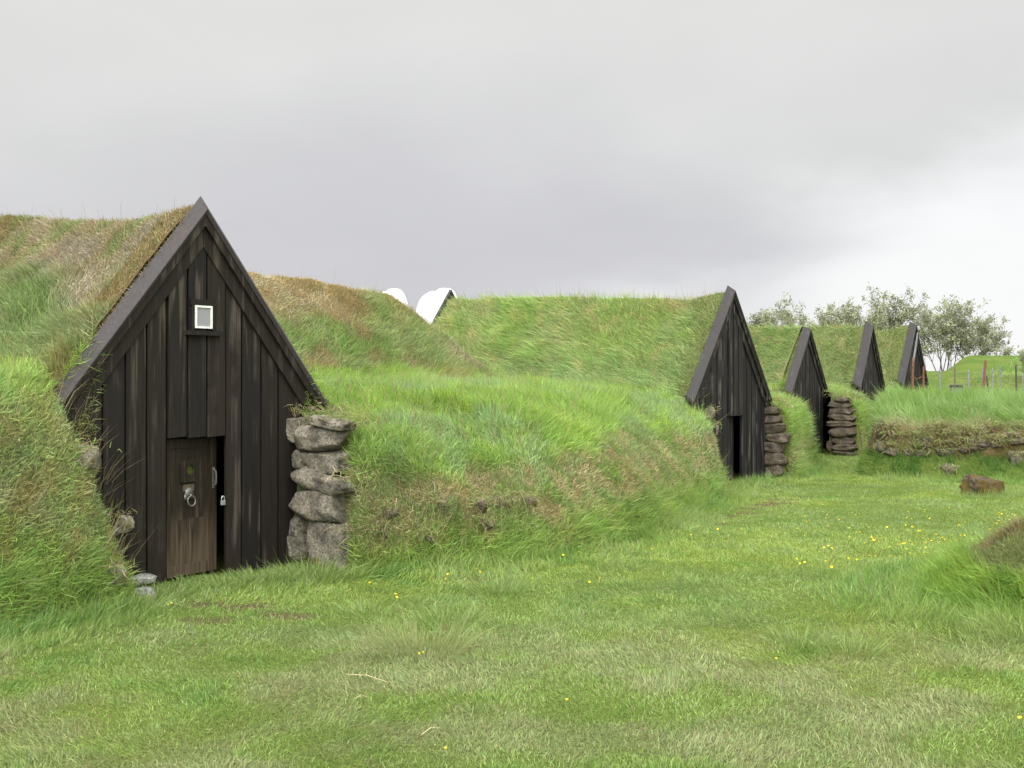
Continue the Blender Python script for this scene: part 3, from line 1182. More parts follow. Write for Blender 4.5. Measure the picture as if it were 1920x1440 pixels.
# padlock on the right door post, hanging open
pk = empty('padlock', (0, 0, 0), label="small open steel padlock hanging at the dark door gap of the nearest house", category='padlock')
lx, ly = to_world(.225, .085)
pk.location = (lx, ly, .655); pk.rotation_euler = (0, 0, TH)
bm = bmesh.new(); box(bm, -.024, .024, -.011, .011, 0, .045)
bm_obj('lock_body', bm, M['lockbody'], pk, bevel=.004)
bm = bmesh.new()
tube(bm, [(-.016, 0, .044), (-.016, 0, .068), (-.011, 0, .080), (0, 0, .085), (.011, 0, .080), (.016, 0, .068), (.016, 0, .044)], .0055, 6)
bm_obj('shackle', bm, M['steel'], pk, smooth=True)
bm = bmesh.new()       # hasp it hangs from
tube(bm, [(.248, .128, .735), (.248, .09, .735), (.225, .082, .735)], .005, 6)
bm_obj('hasp', bm, M['iron'], r0)

# ------------------------------------------------------------------ turf walls and their stones


def stone_mesh(sx, sy, sz, seed, rough=.16, sub=3):
    bm = bmesh.new()
    bmesh.ops.create_cube(bm, size=2.0)
    bmesh.ops.subdivide_edges(bm, edges=list(bm.edges), cuts=13, use_grid_fill=True)
    off = Vector((seed*3.17, seed*1.73, seed*7.31))
    rg = random.Random(seed)
    planes = []
    for _ in range(9):
        nv = Vector((rg.gauss(0, 1), rg.gauss(0, 1), rg.gauss(0, .7))).normalized()
        planes.append((nv, rg.uniform(.80, 1.02)))
    for v in bm.verts:
        c = v.co.copy()
        e = 5.0
        k = (abs(c.x)**e+abs(c.y)**e+abs(c.z)**e)**(-1/e)
        c = c*k
        n1 = mnoise.noise(c*.9+off)*1.3+mnoise.noise(c*2.1+off)*.55+(.35-abs(mnoise.noise(c*3.3+off)))*.8+mnoise.noise(c*6+off)*.34+mnoise.noise(c*13+off)*.22
        c = c*(1+rough*n1*.9)
        for nv, dd in planes:
            ov = c.dot(nv)-dd*(abs(nv.x)+abs(nv.y)+abs(nv.z))*.72
            if ov > 0:
                c = c-nv*ov*.9
        c.x += .12*mnoise.noise(Vector((c.z, c.y, seed)))
        v.co = Vector((c.x*sx/2, c.y*sy/2, c.z*sz/2))
    me = bpy.data.meshes.new('stone')
    bm.to_mesh(me); bm.free()
    me.polygons.foreach_set('use_smooth', np.ones(len(me.polygons), bool))
    return me


SEED = [1]


def stone(name, x, y, z, sx, sy, sz, rz, m, parent=None, tilt=0.0, rough=.16, **props):
    SEED[0] += 1
    me = stone_mesh(sx, sy, sz, SEED[0], rough)
    me.materials.append(M[m])
    o = link(name, me, None, **props)
    o.location = (x, y, z)
    o.rotation_euler = (tilt, random.uniform(-.05, .05), rz)
    if parent is not None:
        o.parent = parent
    return o


WALLS = {}
wl = [
    (6, "rough straw covered turf wall left of the nearest house, seed heads along its edge"),
    (7, "broad rounded green turf wall between the nearest house and the half open black house"),
    (8, "grass topped turf wall on a dark stone pier, right of the half open black house"),
    (9, "tufted turf wall with tallest stone pier, right of the third gable"),
    (10, "low turf wall between the two farthest gables"),
    (11, "low turf bank right of the farthest gable, behind the rusty gate"),
]
for own, lab in wl:
    WALLS[own] = turf_piece(own, 'turf_wall', None)
    WALLS[own]['label'] = lab
    WALLS[own]['category'] = 'turf wall'
    WALLS[own]['group'] = 'turf walls between the houses'


def pier(own, p, q0, q1, rows, m, dx=.26):
    """stones laid in the end of a turf wall: rows = (z0, z1, a, b) with a..b the share of q0..q1"""
    for (z0, z1, a, b, *rest) in rows:
        qa_, qb_ = q0+(q1-q0)*a, q0+(q1-q0)*b
        x, y = to_world(p+random.uniform(-.015, .02), (qa_+qb_)/2)
        tl = (rest[0] if rest else 0.0)+(random.uniform(-.07, .07) if own != 7 else 0)
        stone('stone', x, y, (z0+z1)/2, dx*1.1, abs(qb_-qa_)*1.0, (z1-z0)*1.03, TH+random.uniform(-.06, .06), m, WALLS[own], tl, .14)


#     big pier beside the nearest house (a: right/front end of the picture is q0)
pier(7, 1.12, -.72, .10, [
    (.02, .47, .02, .78, .0), (.47, .76, .0, 1.0, .03), (.75, .945, -.05, .93, .14), (.94, 1.15, .08, .82, .0),
    (1.15, 1.375, .12, .95, .0), (1.37, 1.475, .02, .70, .12), (.05, .30, .76, 1.0), (.28, .48, .80, 1.0), (1.22, 1.46, .90, 1.03), (.96, 1.14, .80, 1.0), (-.03, .10, .0, .5)], 'stone')
pier(8, 13.22, .60, 1.22, [
    (0, .24, .0, .85), (.24, .50, .0, 1.0), (.49, .68, .05, .95), (.68, .86, -.1, .70), (.66, .86, .7, 1.0), (.86, 1.04, .0, 1.0), (1.03, 1.20, .08, 1.0), (1.19, 1.36, .2, 1.0)], 'stone_dark')
pier(9, 20.26, 2.06, 2.82, [
    (0, .12, .0, .9), (.12, .30, .0, .85), (.10, .34, .8, 1.0), (.29, .46, .05, .9), (.45, .74, .0, .92), (.73, .88, .0, 1.0), (.87, 1.04, .08, 1.0), (1.03, 1.20, .12, 1.0), (1.19, 1.34, .15, .95), (1.33, 1.46, .25, .8)], 'stone_dark')


HANG = []


def cap(own, p, q0, q1, z, n=10):
    for k in range(n):
        x, y = to_world(p+random.uniform(-.06, .22), q0+(q1-q0)*k/(n-1))
        HANG.append((x, y, z+random.uniform(-.05, .12), .25, WALLS[own]))


def peek(own, px, py, w, hgt, m='stone', f=None, par=None, depth=.25):
    x, y, z = hitpix(px, py, f)
    D = y
    sx, sz = w*D/2000, hgt*D/2000
    HANG.append((x, y, z+sz*.45, sx, par or WALLS[own]))
    stone('stone', x, y+depth*(.42 if f is None else .32), z, sx, depth, sz, random.uniform(-.3, .3) if f is not None else .5+random.uniform(-.2, .2), m, par or WALLS[own], 0, .2)


cap(8, 13.24, .52, 1.25, 1.42); cap(9, 20.28, 1.95, 2.85, 1.52); cap(7, 1.2, -.75, .05, 1.47, 6); cap(7, 1.12, -.80, -.70, .9, 2); cap(7, 1.12, -.80, -.72, .4, 2)
for px, py, w, hh in ((212, 985, 46, 40), (205, 1082, 52, 46), (150, 862, 52, 46)):
    peek(6, px, py, w, hh)
for px, py, w, hh in ((722, 965, 42, 34), (718, 1006, 34, 40), (815, 952, 30, 34), (893, 952, 42, 30), (935, 948, 34, 34), (985, 944, 40, 26), (905, 985, 30, 22), (795, 1010, 30, 24)):
    peek(7, px, py, w, hh, 'stone_dark')
peek(7, 1325, 778, 28, 30, 'stone'); peek(7, 1337, 805, 22, 24, 'stone')

# ------------------------------------------------------------------ wall to the right and the mound in front of it


def field_obj(f, x0, x1, y0, y1, st, colf, lenf, name, label, cat, dens, minz=-.03):
    xs = np.arange(x0, x1, st); ys = np.arange(y0, y1, st)
    X, Y = np.meshgrid(xs, ys, indexing='ij')
    Z = f(X, Y)
    n, mm = X.shape
    ix = np.arange(n*mm).reshape(n, mm)
    Fq = np.stack([ix[:-1, :-1], ix[1:, :-1], ix[1:, 1:], ix[:-1, 1:]], -1).reshape(-1, 4)
    Vv = np.stack([X.ravel(), Y.ravel(), Z.ravel()], 1)
    Fq = Fq[(Vv[Fq][:, :, 2].max(1) > minz) & (Vv[Fq][:, :, 2].min(1) > -1.5)]
    u, inv = np.unique(Fq.ravel(), return_inverse=True)
    v, fq = Vv[u], inv.reshape(-1, 4)
    c, L, d = colf(v[:, 0], v[:, 1], v[:, 2])
    me = np_mesh(name, v, None, fq, c*.55+SOIL*.25, [M['turf']])
    o = link(name, me, None, label=label, category=cat)
    T3 = tri_arrays(v, fq)
    cc = v[T3].mean(1); D = camdist(cc)
    dd = dens*np.minimum(1.6, (9/D))**1.6
    dd = np.where(np.abs(cc[:, 0]/cc[:, 1]) > .56, dd*.2, dd)
    P, N = sample(v, T3, dd)
    col, L, den = colf(P[:, 0], P[:, 1], P[:, 2])
    k = RNG.random(len(P)) < den
    P, N, col, L = P[k], N[k], col[k], L[k]
    D = camdist(P); n_ = len(P)
    Ls = L*(.6+.7*RNG.random(n_))*(.75+.5*vn(P[:, 0]*5, P[:, 1]*5, P[:, 2]*5, 61))
    Wd = (.0020+.00046*D)*(.6+.7*RNG.random(n_))
    lean = wind(P, .40, 70, 1.8)+np.array([-.22, -.10, 0])
    g = grass_obj('grass', [grow(P, N, Ls, Wd, col, .65, .26, lean, .40)], o, kind='stuff')
    return o


def c_rwall(x, y, z):
    one = np.ones(len(x))[:, None]
    n1 = fbm(x*1.2, y*1.2, z*1.2, 80, 3); n2 = fbm(x*4, y*4, z*4, 81, 2)
    lush = lerp(np.array([.29, .41, .15])*one, np.array([.22, .35, .09])*one, sst(n1, .4, .6))
    earth = lerp(np.array([.10, .075, .045])*one, TAN*.8*one, sst(n2, .42, .62))
    earth = lerp(earth, OCHRE*.7*one, sst(n1, .52, .62))
    low = lerp(DEEP*one, GREEN*one, sst(n2, .3, .6))
    zz = z+.28*(n1-.5)+.25*(n2-.5)
    col = lerp(low, earth, sst(zz, .34, .46))
    col = lerp(col, lerp(STRAW*one, lush, .45+0*n1), sst(zz, .90, 1.0))
    col = lerp(col, lush, sst(zz, 1.0, 1.15))
    te = sst(zz, .34, .46)*sst(zz, .98, .88)
    left = sst(x, 7.3, 6.9)
    col = lerp(col, lerp(OLIVE*one, TAN*one, sst(n2, .4, .6)), .6*left*te)
    L = .15+.17*sst(zz, 1.0, 1.2)-.06*te
    den = 1-.48*te*(1-.6*left)*sst(n2, .35, .55)
    return col, L, den


rw = field_obj(rwall, 5.6, 17.0, 19.0, 26.4, .075, c_rwall, None, 'turf_wall',
               "long grass topped turf wall with a band of bare earth and stones, closing the yard on the right", 'turf wall', 5200)
for k in range(13):
    px = 1660+k*21+random.uniform(-6, 6)
    py = 846-(px-1640)*.075+random.uniform(-12, 14)
    peek(None, px, py, random.uniform(22, 44), random.uniform(14, 24), 'stone_dark', rwall, rw, .35)
peek(None, 1783, 885, 30, 26, 'stone_dark', rwall, rw, .3)
peek(None, 1835, 835, 60, 26, 'stone_dark', rwall, rw, .4)
peek(None, 1905, 868, 26, 44, 'stone_dark', rwall, rw, .4)
for px in range(1632, 1922, 9):
    x, y, z = hitpix(px+random.uniform(-4, 4), 803-(px-1640)*.03+random.uniform(-5, 12), rwall)
    HANG.append((x, y, z, .25, rw))
    if random.random() < .55:
        x, y, z = hitpix(px, 838-(px-1640)*.06+random.uniform(-8, 8), rwall)
        HANG.append((x, y, z, .22, rw))
for par in {id(t_[4]): t_[4] for t_ in HANG}.values():     # turf and straw hanging over the half buried stones
    pts = []
    for x, y, z, sx, pr in HANG:
        if pr is par:
            k = int(110*min(1, (10/y)))
            q_ = np.stack([x+RNG.normal(0, sx*.42, k), y-.05+RNG.normal(0, .03, k), z+RNG.normal(0, .035, k)], 1)
            pts.append(q_)
    pts = np.concatenate(pts)
    k = len(pts)
    cl = lerp(np.tile(STRAW*.8+TAN*.2, (k, 1)), np.tile(GREEN*1.2, (k, 1)), sst(RNG.random(k), .45, .8))*1.05
    g = grass_obj('overhanging_grass', [grow(pts, np.tile(np.array([0, -.8, .3]), (k, 1)), .07+.08*RNG.random(k), .003+.0005*camdist(pts), cl, .2, .4, None, .9)], None, kind='stuff')
    g.parent = par


def c_mound(x, y, z):
    one = np.ones(len(x))[:, None]
    n1 = fbm(x*2.2, y*2.2, z*2.2, 90, 3); n2 = fbm(x*7, y*7, z*7, 91, 2)
    long_ = lerp(GREEN*one, LIME*one, sst(n1, .4, .65))
    long_ = lerp(long_, DEEP*one, .6*sst(n2, .5, .7))
    br = lerp(np.array([.105, .088, .040])*one, TAN*.75*one, sst(n2, .4, .65))
    br = lerp(br, OLIVE*.8*one, .8*sst(n1, .50, .62))
    t = sst(z+.16*(n1-.5), .27, .38)*sst(y, 9.8, 9.1)
    col = lerp(long_, br, t)
    top = sst(z+.1*(n1-.5), .58, .66)
    col = lerp(col, OLIVE*one, .9*top)
    L_top = .06*top
    L = .21-.11*t+L_top
    return col*1.4, L, 1-.12*t


mo = field_obj(mound, 3.1, 7.2, 7.0, 10.6, .05, c_mound, None, 'grassy_mound', "brown topped mound with long bright grass round its foot, beside the lawn", 'mound', 5200)

# boulder at the foot of the right wall and flat stones by the near door
gx, gy = gpix(1860, 931)
stone('rock', gx, gy+.28, .06, .60, .5, .46, .12, 'stone_moss', None, .12, .26, label="flat topped rock with orange brown moss in grass before the right wall", category='rock')
gx, gy = gpix(258, 1104)
stone('flat_stone', gx, gy+.02, .075, .30, .22, .085, .2, 'stone_grey', None, 0, .16, label="flat grey green stone slab by the left foot of the nearest gable", category='stone')
gx, gy = gpix(272, 1122)
stone('flat_stone', gx, gy, .025, .17, .15, .12, .6, 'stone_grey', None, 0, .18, label="small pale stone under the flat slab at the nearest gable", category='stone')

# ------------------------------------------------------------------ ground and lawn
xs = np.concatenate([np.linspace(-400, -30, 12, endpoint=False), np.linspace(-30, -12, 30, endpoint=False), np.arange(-12, 28, .16), np.linspace(28, 60, 40, endpoint=False), np.linspace(60, 400, 14)])
ys = np.concatenate([np.linspace(-60, 0, 10, endpoint=False), np.arange(0, 30, .16), np.arange(30, 62, .4), np.linspace(62, 100, 20, endpoint=False), np.linspace(100, 900, 16)])
GX, GY = np.meshgrid(xs, ys, indexing='ij')
GZ = ground_z(GX, GY)
n, m_ = GX.shape
ix = np.arange(n*m_).reshape(n, m_)
Fg = np.stack([ix[:-1, :-1], ix[1:, :-1], ix[1:, 1:], ix[:-1, 1:]], -1).reshape(-1, 4)
Vg = np.stack([GX.ravel(), GY.ravel(), GZ.ravel()], 1)

# bare patches by the doors and along the foot of the walls
BARE = [gpix(a, b)+(r_,) for a, b, r_ in ((1205, 1012, .14), (1265, 992, .14), (1310, 985, .15), (1330, 972, .14), (1365, 968, .15), (1430, 948, .16), (1180, 1018, .12), (1130, 1035, .12), (1500, 930, .16), (385, 1132, .13), (430, 1140, .14), (470, 1135, .12), (545, 1155, .17), (510, 1150, .12), (405, 1165, .13), (365, 1165, .12), (900, 1085, .15),
                                         (1240, 1000, .25), (1170, 1022, .2), (1450, 945, .2), (1395, 962, .16), (1420, 955, .15), (1475, 938, .22), (1345, 980, .14))]


def lawn_color(x, y, z):
    one = np.ones(len(x))[:, None]
    n1 = fbm(x*.55, y*.55, None, 100, 3); n2 = fbm(x*1.7, y*1.7, None, 101, 3); n3 = fbm(x*6, y*6, None, 102, 2)
    col = lerp(GREEN*one, LIME*one, sst(n1, .38, .62))
    col = lerp(col, BLUEG*one*np.array([.95, 1.03, .85]), .4*sst(n2, .50, .66))
    dry = sst(y, 8.6, 6.6)*sst(n2+.5*(n1-.5), .30, .56)
    col = lerp(col, OLIVE*1.06*one, .6*dry)
    col = lerp(col, STRAW*one, .22*dry*sst(n3, .4, .7))
    col = lerp(col, DEEP*1.25*one, .40*sst(n2, .36, .22)+.25*sst(n3, .62, .74))
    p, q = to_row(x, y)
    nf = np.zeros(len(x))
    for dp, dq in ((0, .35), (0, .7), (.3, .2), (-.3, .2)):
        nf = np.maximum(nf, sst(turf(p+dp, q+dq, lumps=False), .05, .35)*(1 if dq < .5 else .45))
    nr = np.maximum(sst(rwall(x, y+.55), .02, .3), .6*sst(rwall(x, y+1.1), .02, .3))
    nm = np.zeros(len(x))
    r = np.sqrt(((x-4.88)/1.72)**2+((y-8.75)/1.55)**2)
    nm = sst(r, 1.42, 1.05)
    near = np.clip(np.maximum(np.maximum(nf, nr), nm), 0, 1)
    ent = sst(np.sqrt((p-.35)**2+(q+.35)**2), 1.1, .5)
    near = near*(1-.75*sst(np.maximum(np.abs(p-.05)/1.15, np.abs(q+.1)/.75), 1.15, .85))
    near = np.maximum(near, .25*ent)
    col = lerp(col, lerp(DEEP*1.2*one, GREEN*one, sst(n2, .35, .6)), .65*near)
    bare = np.zeros(len(x))
    for bx, by, br in BARE:
        rr_ = np.sqrt(((x-bx)/1.7)**2+((y-by)/1.0)**2)/br
        bare = np.maximum(bare, sst(rr_+1.2*(n3-.5), 1.1, .6))
    L = .022+.016*n2+.022*sst(n3, .5, .75)+.14*near
    L = L+.05*sst(n1*.5+n2*.5, .52, .66)*sst(y, 6.8, 8.2)*.6
    col = col*np.array([1.34, 1.23, 1.46])
    farf = sst(y, 24, 27)
    L = L+.06*farf
    return col, L, bare, near


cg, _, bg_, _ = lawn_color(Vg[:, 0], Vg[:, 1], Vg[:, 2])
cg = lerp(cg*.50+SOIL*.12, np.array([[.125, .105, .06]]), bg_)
me = np_mesh('ground', Vg, None, Fg, cg, [M['turf']])
link('ground', me, None, kind='structure', label='mown green lawn and rising meadow beyond', category='lawn')

T3 = tri_arrays(Vg, Fg)
cc = Vg[T3].mean(1)
D = camdist(cc)
hor = cc[:, 0]/np.maximum(cc[:, 1], .1)
d = 8800*(5.4/np.maximum(D, 5.4))**1.5
d = np.where((cc[:, 1] > 3.8) & (cc[:, 1] < 58) & (np.abs(cc[:, 0]) < .52*cc[:, 1]+.8), d, 0)
d = np.where((cc[:, 1] < 4.6) | (np.abs(hor) > .50), d*.35, d)
pc_, qc_ = to_row(cc[:, 0], cc[:, 1])
hid = (turf(pc_, qc_, lumps=False) > .12) | (rwall(cc[:, 0], cc[:, 1]) > .15) | (mound(cc[:, 0], cc[:, 1]) > .1)
d = np.where(hid, 0, d)
for h in HOUSES:
    d = np.where((np.abs(pc_-h['pc']) < 1.5) & (qc_ > h['qc']+.05) & (qc_ < h['qc']+6), 0, d)
far_hidden = (cc[:, 1] > 26) & (hor < .33)
d = np.where(far_hidden, d*.1, d)
P, N = sample(Vg, T3, d)
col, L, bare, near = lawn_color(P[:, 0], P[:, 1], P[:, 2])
k = RNG.random(len(P)) > .72*bare
P, N, col, L, near = P[k], N[k], col[k], L[k], near[k]
D = camdist(P); n_ = len(P)
Ls = L*(.6+.8*RNG.random(n_))
Wd = (.0014+.00040*D)*(.6+.8*RNG.random(n_))
st_ = RNG.random(n_) < .055
col[st_] = lerp(col[st_], np.tile(STRAW, (int(st_.sum()), 1)), np.full(int(st_.sum()), .7))
lean = wind(P, .40, 110, 3.2)+wind(P, .3, 112, .9)
parts = [grow(P, N, Ls, Wd, col, .5, .45, lean, .35, .18)]
# taller tussocks standing in the mown grass
TUS = [(790, 1225, .30, 480, .34), (935, 1110, .24, 260, .27), (1835, 932, .28, 300, .22), (1865, 936, .28, 260, .18), (1895, 931, .25, 300, .26), (690, 1150, .18, 160, .16), (1500, 1210, .22, 200, .18), (1590, 1225, .2, 180, .18), (840, 1170, .3, 260, .18), (585, 1085, .3, 420, .26), (500, 1090, .25, 260, .2),
       (440, 1100, .2, 200, .16), (300, 1120, .2, 300, .18), (250, 1140, .25, 300, .2)]
for px, py, rad, cnt, ln in TUS:
    gx, gy = gpix(px, py)
    a = RNG.random(cnt)*2*math.pi; rr_ = rad*np.sqrt(RNG.random(cnt))
    Pt = np.stack([gx+rr_*np.cos(a), gy+rr_*np.sin(a)*.8, 0*a], 1)
    Pt[:, 2] = ground_z(Pt[:, 0], Pt[:, 1])
    out = np.stack([np.cos(a), np.sin(a), 0*a], 1)*(rr_/rad)[:, None]*.8
    big = ln > .28
    c0 = lerp(np.tile(OLIVE, (cnt, 1)), np.tile(TAN if big else GREEN, (cnt, 1)), RNG.random(cnt)*(.5 if big else 1))*1.2
    parts.append(grow(Pt, np.tile(UP, (cnt, 1)), ln*(.5+.6*RNG.random(cnt)), np.full(cnt, .0026 if big else .0045), c0, .5, .15, out, .2))
grass_obj('grass', parts, None, kind='stuff', label='short uneven green lawn grass with longer tufts', category='grass')

# seed stalks leaning from the left bank over the boards: part of that wall
sp = []
for k in range(150):
    t_ = random.random()
    py = 720+t_*400
    px = np.interp(py, [720, 800, 900, 1000, 1110], [95, 150, 190, 215, 230])-abs(random.gauss(0, 14))
    x, y, z = hitpix(px, py)
    sp.append((x, y, z))
sp = np.array(sp)
ns = len(sp)
ln = .14+.26*RNG.random(ns)
sc = lerp(np.tile(TAN, (ns, 1)), np.tile(STRAW, (ns, 1)), RNG.random(ns))
ln_ = np.tile(np.array([.45, -.1, .35]), (ns, 1))
pt = [grow(sp, np.tile(UP, (ns, 1)), ln, np.full(ns, .0045), sc, .6, .22, ln_, .35)]
# drooping plumes at the tips
grass_obj('seed_stalks', pt, WALLS[6], kind='stuff')

# ------------------------------------------------------------------ white covered buildings far behind


def loaf(px_near, D0, ztop, half, length, label):
    x0 = (px_near-960)/2000*D0
    ax = Vector((-.335, .94, 0)).normalized()
    o = empty('covered_building', (x0, D0, 0), math.atan2(ax.y, ax.x), label=label, category='covered building')
    na, nc = 30, 40
    V, Fq = [], []
    for i in range(na+1):
        a = i/na*length
        e = 1-.05*(1-min(1, (a/.5)))**2.2-.09*(1-min(1, (length-a)/.9))**2.2
        for j in range(nc+1):
            t = j/nc
            # wall - arch - wall
            ang = math.pi*(t-.5)
            c = half*math.copysign(abs(math.sin(ang))**.75, ang)
            arch = abs(math.cos(ang))**.8
            z = ztop*e-1.9+1.9*arch
            z -= .03*math.sin(a*4)*math.sin(t*math.pi)
            V.append((a, c, z))
    for i in range(na):
        for j in range(nc):
            k = i*(nc+1)+j
            Fq.append((k, k+1, k+nc+2, k+nc+1))
    # skirts to the ground and end sheets
    b = len(V)
    ring = [i*(nc+1) for i in range(na+1)]+[na*(nc+1)+j for j in range(1, nc+1)]+[i*(nc+1)+nc for i in range(na-1, -1, -1)]+[j for j in range(nc-1, 0, -1)]
    for r_ in ring:
        V.append((V[r_][0], V[r_][1], 0))
    for k in range(len(ring)):
        k2 = (k+1) % len(ring)
        Fq.append((ring[k], ring[k2], b+k2, b+k))
    me = np_mesh('tarpaulin', np.array(V), None, np.array(Fq), None, [M['tarp']])
    link('tarpaulin', me, o)


loaf(845, 44, 5.82, .50, 4.4, "white rounded cover, right one, showing over the dark rear gable tip")
loaf(748, 44, 5.80, .50, 4.6, "white rounded cover, left one, half hidden by the low brown turf roof")

# ------------------------------------------------------------------ fence and gate behind the right wall


def at(px, py, D):
    return (px-960)/2000*D, D, EYE-(py-720)/2000*D


POSTS = [(1762, 692, 31, 3.6, 'rust_grey', 0, "pale grey fence post between rusty gate and basket"),
         (1790, 688, 33, 2.6, 'post_brown', .0, "thin brown fence post right above the basket"),
         (1816, 694, 31, 3.6, 'rust_grey', 0, "pale grey fence post right of the basket"),
         (1842, 688, 31, 2.8, 'rust_grey', 0, "thin grey fence post touching the leaning rusty one"),
         (1848, 675, 28, 5.0, 'rust', .10, "thick rusty leaning fence post, tallest of the fence"),
         (1850, 704, 27, 3.0, 'post_dark', -.10, "short dark post slanting right of the leaning rusty one"),
         (1861, 690, 31, 3.0, 'rust_grey', 0, "grey fence post just right of the short slanting one"),
         (1876, 685, 33, 2.4, 'rust_grey', 0, "thin grey fence post in the gap before the dark upright one"),
         (1905, 683, 29, 3.4, 'post_dark', .0, "dark upright fence post by the leafy twig, at the right edge"),
         (1918, 700, 31, 2.6, 'rust_grey', 0, "grey fence post cut by the right edge")]
tops = []
for px, py, D, wpx, m, tl, lab in POSTS:
    x, y, z = at(px, py, D)
    zb = float(ground_z(np.array([x]), np.array([y]))[0])-.1
    bm = bmesh.new()
    r_ = wpx*D/2000/2
    hh = z-zb
    tube(bm, [(-tl*hh, 0, 0), (-tl*hh*.5+.01, 0, hh*.5), (0, 0, hh-.02), (0, 0, hh)], [r_*1.05, r_, r_*.95, r_*.6], 7)
    o = bm_obj('fence_post', bm, M[m], None, label=lab, category='fence post', group='fence posts behind the right wall')
    o.location = (x, y, zb)
    tops.append((px, x, y, z))
bm = bmesh.new()
wp = [t_ for t_ in tops if t_[0] in (1762, 1790, 1816, 1861, 1876, 1918)]
xg, yg, zg = at(1730, 700, 30)
for dz in (.10, .24, .40):
    pts = [(xg, yg, zg-dz-.02)]+[(x, y, z-dz) for _, x, y, z in wp]
    fine = []
    for a, b in zip(pts[:-1], pts[1:]):
        for s in (0, .25, .5, .75):
            fine.append((a[0]+(b[0]-a[0])*s, a[1]+(b[1]-a[1])*s, a[2]+(b[2]-a[2])*s-.05*math.sin(math.pi*s)))
    fine.append(pts[-1])
    tube(bm, fine, .006, 4)
bm_obj('fence_wire', bm, M['wire'], None, label="slack wires strung along the fence from the rusty gate", category='fence wire')

x, y, z = at(1710, 742, 30)
gt = empty('gate', (x, y, 0.9), 0, label="rusty iron gate with bent rods before the farthest gable", category='gate')
px2m = 30/2000
for dx, top, w, mm in ((0, 1.05+1.8-.9-.30, 5.0, 'rust'), (20*px2m, 33*px2m+1.8-.9, 4.4, 'rust')):
    bm = bmesh.new()
    r_ = w*px2m/2
    tube(bm, [(dx, 0, 0), (dx+.02, 0, top*.6), (dx+.03, 0, top)], [r_, r_*.95, r_*.75], 7)
    bm_obj('gate_post', bm, M[mm], gt)
bm = bmesh.new()
tube(bm, [(.03, 0, 1.5), (.10, .0, 1.9), (.16, 0, 2.35)], [.028, .026, .02], 6)
bm_obj('pole', bm, M['rust_grey'], gt, label='grey pole rising above the gate post')
for zz_, sag in ((14, .07), (-3, .05), (-10, .02)):
    bm = bmesh.new()
    tube(bm, [(-.05, 0, .9+zz_*px2m), (.15, 0, .9+zz_*px2m-sag), (.34, 0, .9+zz_*px2m+.04)], .012, 5)
    bm_obj('rail', bm, M['rust'], gt)
bm = bmesh.new()
tube(bm, [(.02, -.03, .72), (.33, -.03, .46)], .022, 5)
bm_obj('brace', bm, M['straw'], gt)

x, y, z = at(1793, 724, 27)
bk = empty('basket', (x, y, z-.28), 0, label="small dark rimmed slatted basket upside down behind the right wall's grass", category='basket')
bm = bmesh.new()
for k in range(12):
    a = 2*math.pi*k/12
    tube(bm, [(.17*math.cos(a), .17*math.sin(a), 0), (.135*math.cos(a), .135*math.sin(a), .30)], .011, 4)
bm_obj('slats', bm, M['rust_grey'], bk)
for zz_, rr_ in ((.30, .145), (.27, .145), (.05, .17)):
    bm = bmesh.new()
    tube(bm, [(rr_*math.cos(2*math.pi*k/20), rr_*math.sin(2*math.pi*k/20), zz_) for k in range(21)], .022 if zz_ > .2 else .014, 5, 0, False)
    bm_obj('hoop', bm, M['post_dark'], bk)

# ------------------------------------------------------------------ trees


